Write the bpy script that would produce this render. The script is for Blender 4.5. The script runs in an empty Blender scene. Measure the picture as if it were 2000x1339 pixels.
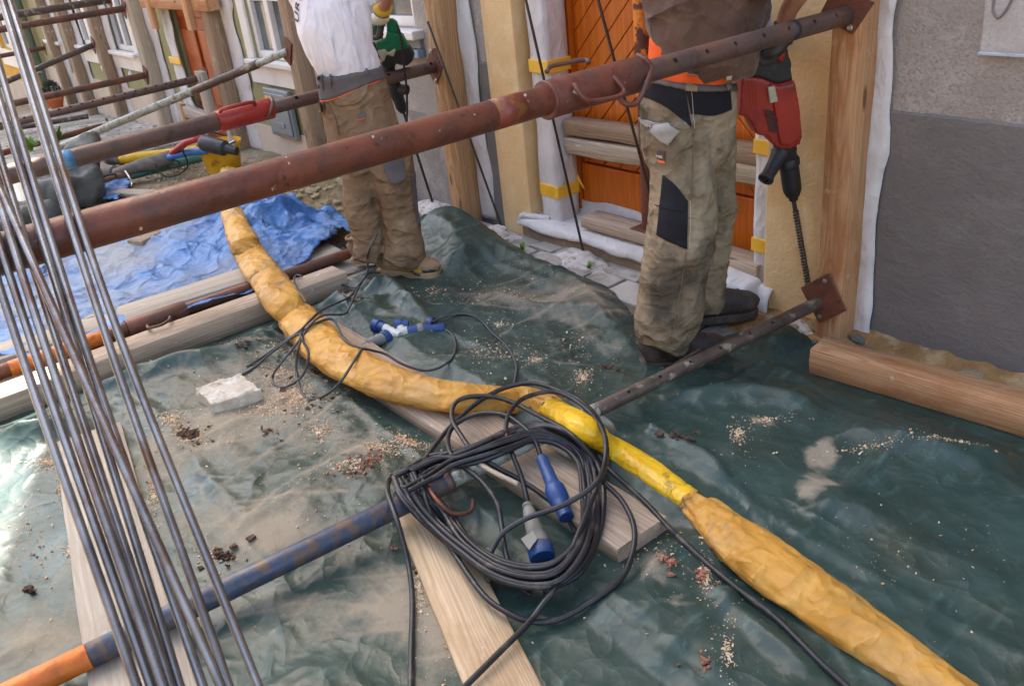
import bpy, bmesh, math, random
import numpy as np
from mathutils import Vector, Matrix
from mathutils.bvhtree import BVHTree
random.seed(7); RNG = np.random.default_rng(7)
R = math.radians
scene = bpy.context.scene
COL = scene.collection

# ------------------------------------------------------------------ camera
F_PX = 1707.5                                   # focal length in photo pixels (2000 wide)
FW = np.array([-0.72115, 0.52519, -0.45179])    # looks along the facade (-X), towards the wall (+Y), down
RT = np.array([0.62697, 0.77219, -0.10313])
DN = np.array([0.29470, -0.35763, -0.88614])
CAM = np.array([0.0, 0.0, 1.65])
cd = bpy.data.cameras.new('camera'); cam = bpy.data.objects.new('camera', cd); COL.objects.link(cam)
cd.sensor_width = 36.0; cd.lens = 36.0 * F_PX / 2000.0; cd.clip_start = 0.05; cd.clip_end = 400
m = Matrix.Identity(4)
for i in range(3):
    m[i][0] = RT[i]; m[i][1] = -DN[i]; m[i][2] = -FW[i]; m[i][3] = CAM[i]
cam.matrix_world = m
cd.dof.use_dof = True; cd.dof.focus_distance = 3.0; cd.dof.aperture_fstop = 10.0
scene.camera = cam

# ------------------------------------------------------------------ sky, sun, exposure
SUN = Vector((-0.86, 0.51, 0.0)).normalized() * math.cos(R(50)) + Vector((0, 0, math.sin(R(50))))
w = bpy.data.worlds.new('World'); scene.world = w; w.use_nodes = True
nt = w.node_tree
sky = nt.nodes.new('ShaderNodeTexSky'); sky.sky_type = 'NISHITA'; sky.sun_disc = False
sky.sun_elevation = R(50); sky.sun_rotation = math.atan2(SUN.x, SUN.y)
sky.air_density = 1.0; sky.dust_density = 3.0; sky.ozone_density = 1.0
bg = nt.nodes['Background']; bg.inputs['Strength'].default_value = 0.15
tint = nt.nodes.new('ShaderNodeMix'); tint.data_type = 'RGBA'; tint.blend_type = 'MULTIPLY'; tint.inputs[0].default_value = 1.0; tint.inputs[7].default_value = (1.06, 1.0, 0.90, 1)   # even warm tint on the whole sky, added to warm the scene's light
nt.links.new(sky.outputs[0], tint.inputs[6]); nt.links.new(tint.outputs[2], bg.inputs[0])
sl = bpy.data.lights.new('sun', 'SUN'); sl.energy = 4.0; sl.angle = R(0.5); sl.color = (1.0, 0.95, 0.88)
so = bpy.data.objects.new('sun', sl); COL.objects.link(so)
so.rotation_euler = (-SUN).to_track_quat('-Z', 'Y').to_euler(); so.location = SUN * 30
cy = scene.cycles; cy.max_bounces = 6; cy.diffuse_bounces = 4; cy.glossy_bounces = 3; cy.transmission_bounces = 3; cy.transparent_max_bounces = 6; cy.caustics_reflective = False; cy.caustics_refractive = False
vs = scene.view_settings
vs.view_transform = 'Standard'; vs.look = 'None'; vs.exposure = 2.5; vs.gamma = 1.0; vs.use_curve_mapping = False

# ------------------------------------------------------------------ photo pixel -> place
def ray(px, py): return (px - 1000) * RT + (py - 669.5) * DN + F_PX * FW
def G(px, py, z=0.0):
    d = ray(px, py); return CAM + d * ((z - CAM[2]) / d[2])
def WL(px, py, Y):
    d = ray(px, py); return CAM + d * (Y / d[1])
def XP(px, py, X):
    d = ray(px, py); return CAM + d * (X / d[0])
NH = np.array([FW[0], FW[1], 0.0]); NH /= np.linalg.norm(NH)
def VD(px, py, d):                      # on the upright plane d metres in front of the camera
    r = ray(px, py); return CAM + r * (d / (r @ NH))
def DP(px, py, depth):
    return CAM + ray(px, py) * (depth / F_PX)
def proj(P):
    q = np.asarray(P) - CAM; z = q @ FW
    return np.stack([1000 + F_PX * (q @ RT) / z, 669.5 + F_PX * (q @ DN) / z], -1)
def ground_z(x):
    return np.where(x < -7.5, (x + 7.5) * 0.055, 0.0)

# ------------------------------------------------------------------ noise
def _hash(i, j, k):
    n = (i * 374761393 + j * 668265263 + k * 2147483647 + 1013904223) & 0xffffffff
    n = ((n ^ (n >> 13)) * 1274126177) & 0xffffffff
    return ((n ^ (n >> 16)) & 0xffff) / 65535.0 * 2 - 1
def vnoise(p):
    p = np.asarray(p, float); i = np.floor(p).astype(np.int64); f = p - i; u = f * f * f * (f * (f * 6 - 15) + 10)
    r = 0
    for dx in (0, 1):
        for dy in (0, 1):
            for dz in (0, 1):
                wgt = (u[..., 0] if dx else 1 - u[..., 0]) * (u[..., 1] if dy else 1 - u[..., 1]) * (u[..., 2] if dz else 1 - u[..., 2])
                r = r + wgt * _hash(i[..., 0] + dx, i[..., 1] + dy, i[..., 2] + dz)
    return r
def fbm(p, o=4):
    p = np.asarray(p, float); r = 0; a = 1.0; s = 0
    for k in range(o):
        r = r + a * vnoise(p * (2.03 ** k) + 17.3 * k); s += a; a *= 0.5
    return r / s
def ridged(p, o=3):
    p = np.asarray(p, float); r = 0; a = 1.0; s = 0
    for k in range(o):
        r = r + a * (1 - np.abs(vnoise(p * (2.1 ** k) + 9.1 * k)) * 2.2); s += a; a *= 0.5
    return r / s

def crease(X, Y, f, n, seed, mask_f=1.4, warp=.35):
    """straight sharp folds of a crumpled sheet"""
    r = np.random.default_rng(seed); Z = np.zeros_like(X)
    for k in range(n):
        a = r.uniform(0, math.pi); ff = f * r.uniform(.6, 1.5); o = r.uniform(0, 50)
        ph = ff * (math.cos(a) * X + math.sin(a) * Y) + o + warp * vnoise(np.stack([X * 1.1, Y * 1.1, X * 0 + o], -1))
        t = 1 - np.abs(2 * (ph - np.floor(ph)) - 1)
        m_ = np.clip(vnoise(np.stack([X * mask_f + o, Y * mask_f, X * 0 + k], -1)) * 2.2, 0, 1)
        Z = Z + m_ * t * (1.5 / (ff / f + .5))
    return Z / math.sqrt(n)

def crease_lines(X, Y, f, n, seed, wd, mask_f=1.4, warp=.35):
    """pale lines, wear plus painted crease highlights, along the same folds as crease()"""
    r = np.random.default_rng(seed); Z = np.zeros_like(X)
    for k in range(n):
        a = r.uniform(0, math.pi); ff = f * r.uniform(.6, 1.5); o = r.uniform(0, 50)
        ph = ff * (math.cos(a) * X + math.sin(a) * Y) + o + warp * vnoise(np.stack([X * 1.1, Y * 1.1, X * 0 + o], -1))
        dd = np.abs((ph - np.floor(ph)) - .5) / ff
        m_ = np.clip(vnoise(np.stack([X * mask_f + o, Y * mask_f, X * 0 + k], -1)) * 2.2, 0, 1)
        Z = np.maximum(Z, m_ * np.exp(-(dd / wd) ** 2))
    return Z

# ------------------------------------------------------------------ objects
def link(o): COL.objects.link(o); return o
def thing(name, label, cat, loc=(0, 0, 0), group=None):
    o = bpy.data.objects.new(name, None); o.empty_display_size = 0.1; o.location = loc
    o['label'] = label; o['category'] = cat
    if group: o['group'] = group
    return link(o)
def tag(o, label, cat, group=None):
    o['label'] = label; o['category'] = cat
    if group: o['group'] = group
    return o
def setparent(o, parent):
    if parent is None: return o
    o.parent = parent
    L = Vector((0, 0, 0)); p = parent
    M = Matrix.Identity(4); chain = []
    while p is not None: chain.append(p); p = p.parent
    for p in reversed(chain): M = M @ p.matrix_parent_inverse @ p.matrix_basis
    o.matrix_parent_inverse = M.inverted()
    return o
def mkmesh(name, verts, faces, mat=None, smooth=False):
    me = bpy.data.meshes.new(name)
    me.from_pydata([tuple(map(float, v)) for v in verts], [], [tuple(map(int, f)) for f in faces])
    if mat is not None:
        for mm in (mat if isinstance(mat, (list, tuple)) else [mat]): me.materials.append(mm)
    if smooth: me.polygons.foreach_set('use_smooth', [True] * len(me.polygons))
    me.update(); return me
def mobj(name, vf, mat=None, parent=None, smooth=False):
    me = vf if isinstance(vf, bpy.types.Mesh) else mkmesh(name, vf[0], vf[1], mat, smooth)
    return setparent(link(bpy.data.objects.new(name, me)), parent)
def struct(o): o['kind'] = 'structure'; return o
def join(*vfs):
    V = []; Fc = []; n = 0
    for v, f in vfs:
        V.extend(list(v)); Fc.extend([tuple(i + n for i in q) for q in f]); n += len(v)
    return V, Fc
def sharp(o, ang=35):
    me = o.data; me.polygons.foreach_set('use_smooth', [True] * len(me.polygons))
    try: me.set_sharp_from_angle(angle=R(ang))
    except Exception: pass
    return o
def boxvf(c, s, rot=None, bevel=0.0, seg=2):
    bm = bmesh.new(); bmesh.ops.create_cube(bm, size=1.0)
    bmesh.ops.scale(bm, vec=Vector(s), verts=bm.verts)
    if bevel > 0: bmesh.ops.bevel(bm, geom=list(bm.edges), offset=bevel, segments=seg, affect='EDGES', profile=0.5)
    M = Matrix.Translation(Vector(c)) @ (rot.to_4x4() if rot is not None else Matrix.Identity(4))
    v = [tuple(M @ q.co) for q in bm.verts]; bm.verts.index_update()
    f = [tuple(q.index for q in p.verts) for p in bm.faces]; bm.free(); return v, f
def span(x0, x1, y0, y1, z0, z1, bevel=0.0):
    return boxvf(((x0 + x1) / 2, (y0 + y1) / 2, (z0 + z1) / 2), (abs(x1 - x0), abs(y1 - y0), abs(z1 - z0)), None, bevel)
def tube(path, ra, rb=None, seg=14, side=None, cap=True, closed=False):
    P = np.asarray(path, float); n = len(P)
    ra = np.broadcast_to(np.asarray(ra, float), (n,)); rb = ra if rb is None else np.broadcast_to(np.asarray(rb, float), (n,))
    T = np.zeros_like(P); T[1:-1] = P[2:] - P[:-2]; T[0] = P[1] - P[0]; T[-1] = P[-1] - P[-2]
    if closed: T[0] = P[1] - P[-1]; T[-1] = P[0] - P[-2]
    T /= np.linalg.norm(T, axis=1)[:, None] + 1e-12
    V = []; prev = None
    for i in range(n):
        if side is not None: a = np.asarray(side, float)
        elif prev is not None: a = prev
        else: a = np.array([0, 0, 1.]) if abs(T[i][2]) < .9 else np.array([1., 0, 0])
        a = a - T[i] * (a @ T[i]); a /= np.linalg.norm(a) + 1e-12; prev = a
        b = np.cross(T[i], a)
        for k in range(seg):
            t = 2 * math.pi * k / seg
            V.append(P[i] + a * ra[i] * math.cos(t) + b * rb[i] * math.sin(t))
    Fc = []
    for i in range(n if closed else n - 1):
        j = (i + 1) % n
        for k in range(seg):
            k2 = (k + 1) % seg; Fc.append((i * seg + k, i * seg + k2, j * seg + k2, j * seg + k))
    if cap and not closed:
        Fc.append(tuple(range(seg))[::-1]); Fc.append(tuple((n - 1) * seg + k for k in range(seg)))
    return V, Fc
def spline(pts, n=8):
    P = np.asarray(pts, float); out = []
    for i in range(len(P) - 1):
        p0 = P[max(i - 1, 0)]; p1 = P[i]; p2 = P[i + 1]; p3 = P[min(i + 2, len(P) - 1)]
        for k in range(n):
            t = k / n
            out.append(0.5 * ((2 * p1) + (p2 - p0) * t + (2 * p0 - 5 * p1 + 4 * p2 - p3) * t * t + (3 * p1 - p0 - 3 * p2 + p3) * t ** 3))
    out.append(P[-1]); return np.array(out)
def cyl(p0, p1, r, seg=20, r1=None, bev=0.0):
    p0 = np.asarray(p0, float); p1 = np.asarray(p1, float); r1 = r if r1 is None else r1
    if bev > 0:
        d = p1 - p0; L = np.linalg.norm(d); d /= L
        return tube([p0, p0 + d * bev * .3, p0 + d * bev, p1 - d * bev, p1 - d * bev * .3, p1], [r - bev, r - bev * .3, r, r1, r1 - bev * .3, r1 - bev], seg=seg)
    return tube([p0, p1], [r, r1], seg=seg)
def lathe(p0, axis, prof, seg=24):
    axis = np.asarray(axis, float); axis /= np.linalg.norm(axis)
    pts = [np.asarray(p0) + axis * h for h, r in prof]
    a = np.array([0, 0, 1.]) if abs(axis[2]) < .9 else np.array([1., 0, 0]); a = a - axis * (a @ axis); a /= np.linalg.norm(a); b = np.cross(axis, a)
    V = []; Fc = []
    for p, (h, r) in zip(pts, prof):
        for k in range(seg):
            t = 2 * math.pi * k / seg; V.append(p + r * (a * math.cos(t) + b * math.sin(t)))
    for i in range(len(prof) - 1):
        for k in range(seg):
            k2 = (k + 1) % seg; Fc.append((i * seg + k, i * seg + k2, (i + 1) * seg + k2, (i + 1) * seg + k))
    Fc.append(tuple(range(seg))[::-1]); Fc.append(tuple((len(prof) - 1) * seg + k for k in range(seg)))
    return V, Fc
def lathe_f(p, q, prof, seg=24):
    p = np.asarray(p); q = np.asarray(q); L = np.linalg.norm(q - p); return lathe(p, q - p, [(f * L, r) for f, r in prof], seg)
def bake(o):
    dg = bpy.context.evaluated_depsgraph_get(); dg.update()
    me = bpy.data.meshes.new_from_object(o.evaluated_get(dg)); return me
def remeshed(vf, voxel, smooth_it=6, factor=0.5):
    o = link(bpy.data.objects.new('tmp', mkmesh('tmp', vf[0], vf[1])))
    md = o.modifiers.new('r', 'REMESH'); md.mode = 'VOXEL'; md.voxel_size = voxel; md.use_smooth_shade = True
    if smooth_it:
        ms = o.modifiers.new('s', 'SMOOTH'); ms.iterations = smooth_it; ms.factor = factor
    me = bake(o); old = o.data; bpy.data.objects.remove(o); bpy.data.meshes.remove(old); return me
def displace(me, fn):
    n = len(me.vertices); co = np.empty(n * 3); me.vertices.foreach_get('co', co); co = co.reshape(-1, 3)
    no = np.empty(n * 3); me.vertices.foreach_get('normal', no); no = no.reshape(-1, 3)
    co = co + no * np.asarray(fn(co, no))[:, None]
    me.vertices.foreach_set('co', co.ravel()); me.update(); return me
def setsmooth(me): me.polygons.foreach_set('use_smooth', [True] * len(me.polygons)); return me
def bvh_of(me):
    return BVHTree.FromPolygons([v.co.copy() for v in me.vertices], [tuple(p.vertices) for p in me.polygons])
def drape(bvh, A, B, nu, nv, off, thick=0.0, fallback=None):
    """cloth patch: the strip between pixel polylines A and B laid on a surface"""
    A = spline(A, 6); B = spline(B, 6)
    def samp(Q, t):
        x = t * (len(Q) - 1); i = min(int(x), len(Q) - 2); return Q[i] * (1 - (x - i)) + Q[i + 1] * (x - i)
    V = []; last = fallback or 3.0
    for iu in range(nu + 1):
        for iv in range(nv + 1):
            q = samp(A, iv / nv) * (1 - iu / nu) + samp(B, iv / nv) * (iu / nu)
            d = Vector(ray(q[0], q[1])).normalized(); loc, nrm, idx, dist = bvh.ray_cast(Vector(CAM), d)
            if loc is None: loc = Vector(CAM) + d * last; nrm = -d; 
            else: last = dist
            if nrm.dot(d) > 0: nrm = -nrm
            V.append(np.array(loc) + np.array(nrm) * off)
    Fc = []
    for iu in range(nu):
        for iv in range(nv):
            a = iu * (nv + 1) + iv; Fc.append((a, a + 1, a + nv + 2, a + nv + 1))
    return V, Fc
def solid(vf, mat, name, parent, t, smooth=True):
    o = mobj(name, vf, mat, parent, smooth); md = o.modifiers.new('t', 'SOLIDIFY'); md.thickness = t; md.offset = 0
    return o
def clip_poly(poly, a, b, c):
    """keep the part of a 2-D polygon where a*x + b*y <= c"""
    out = []
    for i in range(len(poly)):
        p, q = poly[i], poly[(i + 1) % len(poly)]
        dp = a * p[0] + b * p[1] - c; dq = a * q[0] + b * q[1] - c
        if dp <= 0: out.append(p)
        if (dp < 0 < dq) or (dq < 0 < dp):
            t = dp / (dp - dq); out.append((p[0] + (q[0] - p[0]) * t, p[1] + (q[1] - p[1]) * t))
    return out
def extrude_poly(pts3, vec):
    n = len(pts3); V = [np.asarray(p, float) for p in pts3]; V += [p + np.asarray(vec) for p in V]
    Fc = [tuple(range(n))[::-1], tuple(range(n, 2 * n))]
    for i in range(n): j = (i + 1) % n; Fc.append((i, j, n + j, n + i))
    return V, Fc
def bevobj(o, wdt, seg=2, ang=30):
    b = o.modifiers.new('bevel', 'BEVEL'); b.width = wdt; b.segments = seg; b.limit_method = 'ANGLE'; b.angle_limit = R(ang)
    return o
def inpoly(x, y, poly):
    poly = np.asarray(poly); r = np.zeros(np.shape(x), bool); j = len(poly) - 1
    for i in range(len(poly)):
        xi, yi = poly[i]; xj, yj = poly[j]
        c = ((yi > y) != (yj > y)) & (x < (xj - xi) * (y - yi) / (yj - yi + 1e-12) + xi)
        r ^= c; j = i
    return r

# ------------------------------------------------------------------ materials
def lin(c):
    """colour given as 0-255 sRGB"""
    f = lambda v: (v / 12.92 if v <= .04045 else ((v + .055) / 1.055) ** 2.4)
    return (f(c[0] / 255), f(c[1] / 255), f(c[2] / 255), 1.0)
MATS = {}
def pmat(name, layers, rough=(0.6, 0.75), bump=(), metal=0.0, spec=0.5, coords='Object', sheen=0.0, coat=0.0, rscale=6.0, extra=None):
    """layers: (rgb255, scale, lo, hi[, stretch[, detail]]) blended one over the other by noise; bump: (scale, height, stretch)"""
    if name in MATS: return MATS[name]
    mt = bpy.data.materials.new(name); mt.use_nodes = True; nt = mt.node_tree; L = nt.links; b = nt.nodes['Principled BSDF']
    tc = nt.nodes.new('ShaderNodeTexCoord').outputs[coords]
    seed = [sum(map(ord, name)) % 97]
    def noise(scale, stretch=(1, 1, 1), detail=5, rgh=0.6):
        mp = nt.nodes.new('ShaderNodeMapping'); L.new(tc, mp.inputs[0]); mp.inputs['Scale'].default_value = stretch
        seed[0] += 3.7; mp.inputs['Location'].default_value = (seed[0], seed[0] * .7, seed[0] * .3)
        n = nt.nodes.new('ShaderNodeTexNoise'); L.new(mp.outputs[0], n.inputs['Vector']); n.inputs['Scale'].default_value = scale
        n.inputs['Detail'].default_value = detail; n.inputs['Roughness'].default_value = rgh; return n.outputs['Fac']
    def crumple(scale, stretch):
        """sharp ridge lines, as in creased sheet or cloth"""
        mp = nt.nodes.new('ShaderNodeMapping'); L.new(tc, mp.inputs[0]); mp.inputs['Scale'].default_value = stretch; seed[0] += 2.3; mp.inputs['Location'].default_value = (seed[0], seed[0] * .6, seed[0] * .4)
        n = nt.nodes.new('ShaderNodeTexNoise'); n.noise_type = 'RIDGED_MULTIFRACTAL'; L.new(mp.outputs[0], n.inputs['Vector']); n.inputs['Scale'].default_value = scale
        n.inputs['Detail'].default_value = 2.0; n.inputs['Roughness'].default_value = .45; n.inputs['Offset'].default_value = 1.0; n.inputs['Gain'].default_value = 1.0; n.inputs['Distortion'].default_value = .25
        mm = nt.nodes.new('ShaderNodeMath'); mm.operation = 'MULTIPLY'; L.new(n.outputs['Fac'], mm.inputs[0]); mm.inputs[1].default_value = .5; return mm.outputs[0]
    col = None
    for ly in layers:
        c = lin(ly[0])
        if col is None:
            rgb = nt.nodes.new('ShaderNodeRGB'); rgb.outputs[0].default_value = c; col = rgb.outputs[0]; continue
        st = ly[4] if len(ly) > 4 else (1, 1, 1); dt = ly[5] if len(ly) > 5 else 5
        if len(ly) > 6:
            at = nt.nodes.new('ShaderNodeAttribute'); at.attribute_name = ly[6]
            ad = nt.nodes.new('ShaderNodeMath'); ad.operation = 'ADD'; L.new(at.outputs['Fac'], ad.inputs[0]); L.new(noise(ly[1], st, dt), ad.inputs[1]); src = ad.outputs[0]
        else: src = noise(ly[1], st, dt)
        mr = nt.nodes.new('ShaderNodeMapRange'); L.new(src, mr.inputs[0]); mr.inputs[1].default_value = ly[2]; mr.inputs[2].default_value = ly[3]
        mx = nt.nodes.new('ShaderNodeMix'); mx.data_type = 'RGBA'; L.new(mr.outputs[0], mx.inputs[0]); L.new(col, mx.inputs[6]); mx.inputs[7].default_value = c
        col = mx.outputs[2]
    L.new(col, b.inputs['Base Color'])
    mr = nt.nodes.new('ShaderNodeMapRange'); L.new(noise(rscale), mr.inputs[0]); mr.inputs[1].default_value = .3; mr.inputs[2].default_value = .7
    mr.inputs[3].default_value = rough[0]; mr.inputs[4].default_value = rough[1]; L.new(mr.outputs[0], b.inputs['Roughness'])
    b.inputs['Metallic'].default_value = metal; b.inputs['Specular IOR Level'].default_value = spec
    b.inputs['Sheen Weight'].default_value = sheen; b.inputs['Coat Weight'].default_value = coat
    prev = None
    for bp in bump:
        bn = nt.nodes.new('ShaderNodeBump'); bn.inputs['Distance'].default_value = bp[1]; bn.inputs['Strength'].default_value = 1.0
        if len(bp) > 3 and bp[3] == 'cr': L.new(crumple(bp[0], bp[2]), bn.inputs['Height'])
        else: L.new(noise(bp[0], bp[2] if len(bp) > 2 else (1, 1, 1), bp[3] if len(bp) > 3 else 4), bn.inputs['Height'])
        if prev is not None: L.new(prev, bn.inputs['Normal'])
        prev = bn.outputs[0]
    if prev is not None: L.new(prev, b.inputs['Normal'])
    if extra: extra(nt, b, noise)
    MATS[name] = mt; return mt
def wood(name, light, dark, stain=None, stain_amt=(.58, .74), end=None):
    """sawn softwood, local X along the grain: growth rings, fibres, knots, stains"""
    if name in MATS: return MATS[name]
    def extra(nt, b, noise):
        L = nt.links; nd = nt.nodes
        def mth(op, a, c=None, v=None):
            n = nd.new('ShaderNodeMath'); n.operation = op
            for k, q in enumerate((a, c)):
                if q is None: continue
                if isinstance(q, (int, float)): n.inputs[k].default_value = q
                else: L.new(q, n.inputs[k])
            return n.outputs[0]
        tc = nd.new('ShaderNodeTexCoord').outputs['Object']; sp = nd.new('ShaderNodeSeparateXYZ'); L.new(tc, sp.inputs[0])
        oi = nd.new('ShaderNodeObjectInfo').outputs['Random']
        n1 = noise(2.2, (.45, 2.4, 2.4), 3); n2 = noise(9, (.25, 1.5, 1.5), 3)
        vo = nd.new('ShaderNodeTexVoronoi'); mp = nd.new('ShaderNodeMapping'); L.new(tc, mp.inputs[0]); mp.inputs['Scale'].default_value = (2.4, 9, 9); L.new(mp.outputs[0], vo.inputs['Vector']); vo.inputs['Scale'].default_value = 1.0
        kd = vo.outputs['Distance']
        kf = nd.new('ShaderNodeMapRange'); L.new(kd, kf.inputs[0]); kf.inputs[1].default_value = .34; kf.inputs[2].default_value = .05
        yy = mth('ADD', sp.outputs[1], mth('MULTIPLY', mth('SUBTRACT', oi, .5), .22)); zz = mth('SUBTRACT', sp.outputs[2], -.035)
        r = mth('POWER', mth('ADD', mth('MULTIPLY', yy, yy), mth('MULTIPLY', zz, zz)), .5)
        r = mth('ADD', r, mth('MULTIPLY', n1, .075)); r = mth('ADD', r, mth('MULTIPLY', n2, .008)); r = mth('ADD', r, mth('MULTIPLY', kf.outputs[0], -.012))
        ring = mth('ADD', mth('MULTIPLY', mth('SINE', mth('MULTIPLY', r, 6.283 / .0085)), .5), .5)
        ring = mth('POWER', ring, 2.2)
        src = b.inputs['Base Color'].links[0].from_socket
        def mix(fac, a, col, amt):
            m_ = nd.new('ShaderNodeMix'); m_.data_type = 'RGBA'; L.new(mth('MULTIPLY', fac, amt), m_.inputs[0]); L.new(a, m_.inputs[6]); m_.inputs[7].default_value = lin(col); return m_.outputs[2]
        c = mix(ring, src, dark, .62)
        kk = nd.new('ShaderNodeMapRange'); L.new(kd, kk.inputs[0]); kk.inputs[1].default_value = .13; kk.inputs[2].default_value = .07
        c = mix(kk.outputs[0], c, tuple(int(q * .55) for q in dark), .85)
        if stain:
            st_ = nd.new('ShaderNodeMapRange'); L.new(noise(2.6, (.9, 2, 2), 7, .65), st_.inputs[0]); st_.inputs[1].default_value = stain_amt[0]; st_.inputs[2].default_value = stain_amt[1]; c = mix(st_.outputs[0], c, stain, .75)
        sp_ = nd.new('ShaderNodeMapRange'); L.new(noise(17, (.6, 1, 1), 6, .7), sp_.inputs[0]); sp_.inputs[1].default_value = .64; sp_.inputs[2].default_value = .70; c = mix(sp_.outputs[0], c, (214, 206, 194), .55)
        L.new(c, b.inputs['Base Color'])
    def nd_fix(): pass
    return pmat(name, [(light,), (tuple(int(c * .86) for c in light), 26, .42, .66, (.06, 3, 3), 5), (tuple(int(c * .62) for c in dark), 60, .66, .72, (.04, 2.4, 2.4), 3)], (.62, .85), bump=((30, .0022, (.05, 3, 3), 5), (6, .003, (.3, 2, 2))), spec=.25, extra=extra)

M_dirt = pmat('dirt', [((128, 112, 90),), ((160, 145, 120), 3, .4, .65), ((88, 76, 60), 9, .55, .75), ((178, 168, 148), 60, .6, .7)], (.85, .98), bump=((40, .012), (9, .02)), spec=.2)
M_stone = pmat('paving stone', [((156, 149, 138),), ((134, 127, 117), 4, .4, .7), ((174, 167, 155), 14, .5, .7), ((196, 188, 176), 2.2, .46, .68, (1, 1, 1), 8), ((120, 104, 84), 6, .56, .7, (1, 1, 1), 8)], (.75, .95), bump=((30, .004), (120, .002)), spec=.25)
M_grey_up = pmat('grey roughcast', [((172, 164, 154),), ((158, 150, 140), 2.0, .42, .66), ((182, 175, 166), 5, .5, .66), ((152, 143, 132), 90, .48, .64, (1, 1, 1), 8), ((134, 124, 112), 1.6, .60, .78, (1, 1, 1), 8)], (.9, 1), bump=((110, .006, (1, 1, 1), 8), (20, .003)), spec=.1)
M_grey_dk = pmat('grey plinth paint', [((119, 115, 111),), ((107, 103, 100), 1.6, .4, .7), ((128, 123, 118), 5, .5, .75), ((112, 108, 104), 70, .5, .66, (1, 1, 1), 6), ((136, 129, 119), 2.6, .57, .74, (1, 1, .35), 9), ((138, 128, 120), 3, .68, .85, (1, 1, 3)), ((170, 162, 152), 90, .76, .8)], (.6, .75), bump=((80, .003, (1, 1, 1), 7), (9, .006, (1, 1, 2)), (2.5, .010)), spec=.3)
M_yellow = pmat('ochre plaster', [((226, 192, 140),), ((214, 178, 124), 2.2, .4, .7), ((234, 206, 160), 6, .5, .75), ((196, 160, 112), 4, .66, .85, (1, 1, .4)), ((160, 132, 100), 60, .76, .82)], (.8, .95), bump=((50, .004), (12, .004)), spec=.15)
M_olive = pmat('olive plaster', [((160, 156, 116),), ((148, 144, 104), 2, .4, .7), ((172, 168, 130), 8, .5, .75)], (.85, .95), bump=((90, .003),), spec=.1)
M_cream = pmat('cream plaster', [((214, 198, 178),), ((200, 184, 164), 2, .4, .7), ((186, 168, 144), 5, .62, .8, (1, 1, .4))], (.85, .95), bump=((80, .003),), spec=.1)
M_sun = pmat('warm yellow plaster', [((226, 176, 84),), ((214, 164, 74), 3, .4, .7)], (.85, .95), bump=((60, .003),), spec=.1)
M_white = pmat('white window paint', [((226, 222, 216),), ((208, 202, 194), 5, .45, .75)], (.4, .55), bump=((30, .001),))
M_orange = pmat('orange door varnish', [((198, 106, 26),), ((178, 86, 16), 5, .4, .7, (9, 9, .4)), ((214, 124, 42), 9, .5, .75, (6, 6, .3))], (.32, .48), bump=((40, .0012, (4, 4, .2)),), coat=.1)
M_orange_dk = pmat('dark door groove', [((92, 40, 8),)], (.6, .7))
M_brown_door = pmat('brown door varnish', [((172, 82, 30),), ((140, 62, 22), 5, .4, .7, (9, 9, .4))], (.35, .5), bump=((40, .001, (4, 4, .2)),))
M_membrane = pmat('white geotextile', [((212, 208, 204),), ((192, 186, 180), 4, .45, .7), ((168, 156, 142), 2.5, .66, .85, (1, 1, .5))], (.85, .95), bump=((160, .0015), (7, .012, (1, 1, .6), 'cr'), (20, .004, (1, 1, .6), 'cr')), spec=.1, sheen=.2)
M_tape = pmat('yellow tape', [((240, 188, 62),), ((222, 166, 40), 8, .5, .7)], (.3, .4))
M_glass = pmat('window glass', [((70, 78, 84),), ((130, 130, 124), 1.5, .45, .7)], (.05, .08), spec=.8)
M_metalbox = pmat('grey painted metal', [((138, 146, 150),), ((120, 128, 132), 3, .4, .7)], (.4, .5), metal=.2)
M_zinc = pmat('zinc sheet', [((128, 136, 138),), ((106, 112, 112), 3, .4, .7)], (.35, .5), metal=.6)
M_tile = pmat('roof tile', [((150, 72, 48),), ((110, 54, 40), 6, .4, .7)], (.8, .9), bump=((6, .02),))
M_step = pmat('worn step stone', [((142, 122, 98),), ((118, 98, 76), 4, .4, .7), ((170, 154, 132), 10, .55, .75)], (.85, .95), bump=((30, .006), (9, .01)))
WOODN = wood('new timber', (196, 152, 110), (162, 108, 68), (150, 92, 48), (.50, .66))
WOODG = wood('weathered timber', (184, 168, 146), (150, 132, 110), (128, 114, 98))
WOODP = wood('dusty sawn timber', (186, 166, 144), (158, 130, 104), (136, 116, 96), (.52, .70))
WOODO = wood('old brown timber', (162, 138, 112), (124, 98, 74), (104, 86, 70))
WOODPOST = wood('post timber', (186, 146, 104), (146, 102, 62), (128, 84, 46), (.52, .68))
WOODPALE = wood('grey board', (182, 170, 154), (162, 147, 129), (142, 128, 112), (.58, .78))

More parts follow.
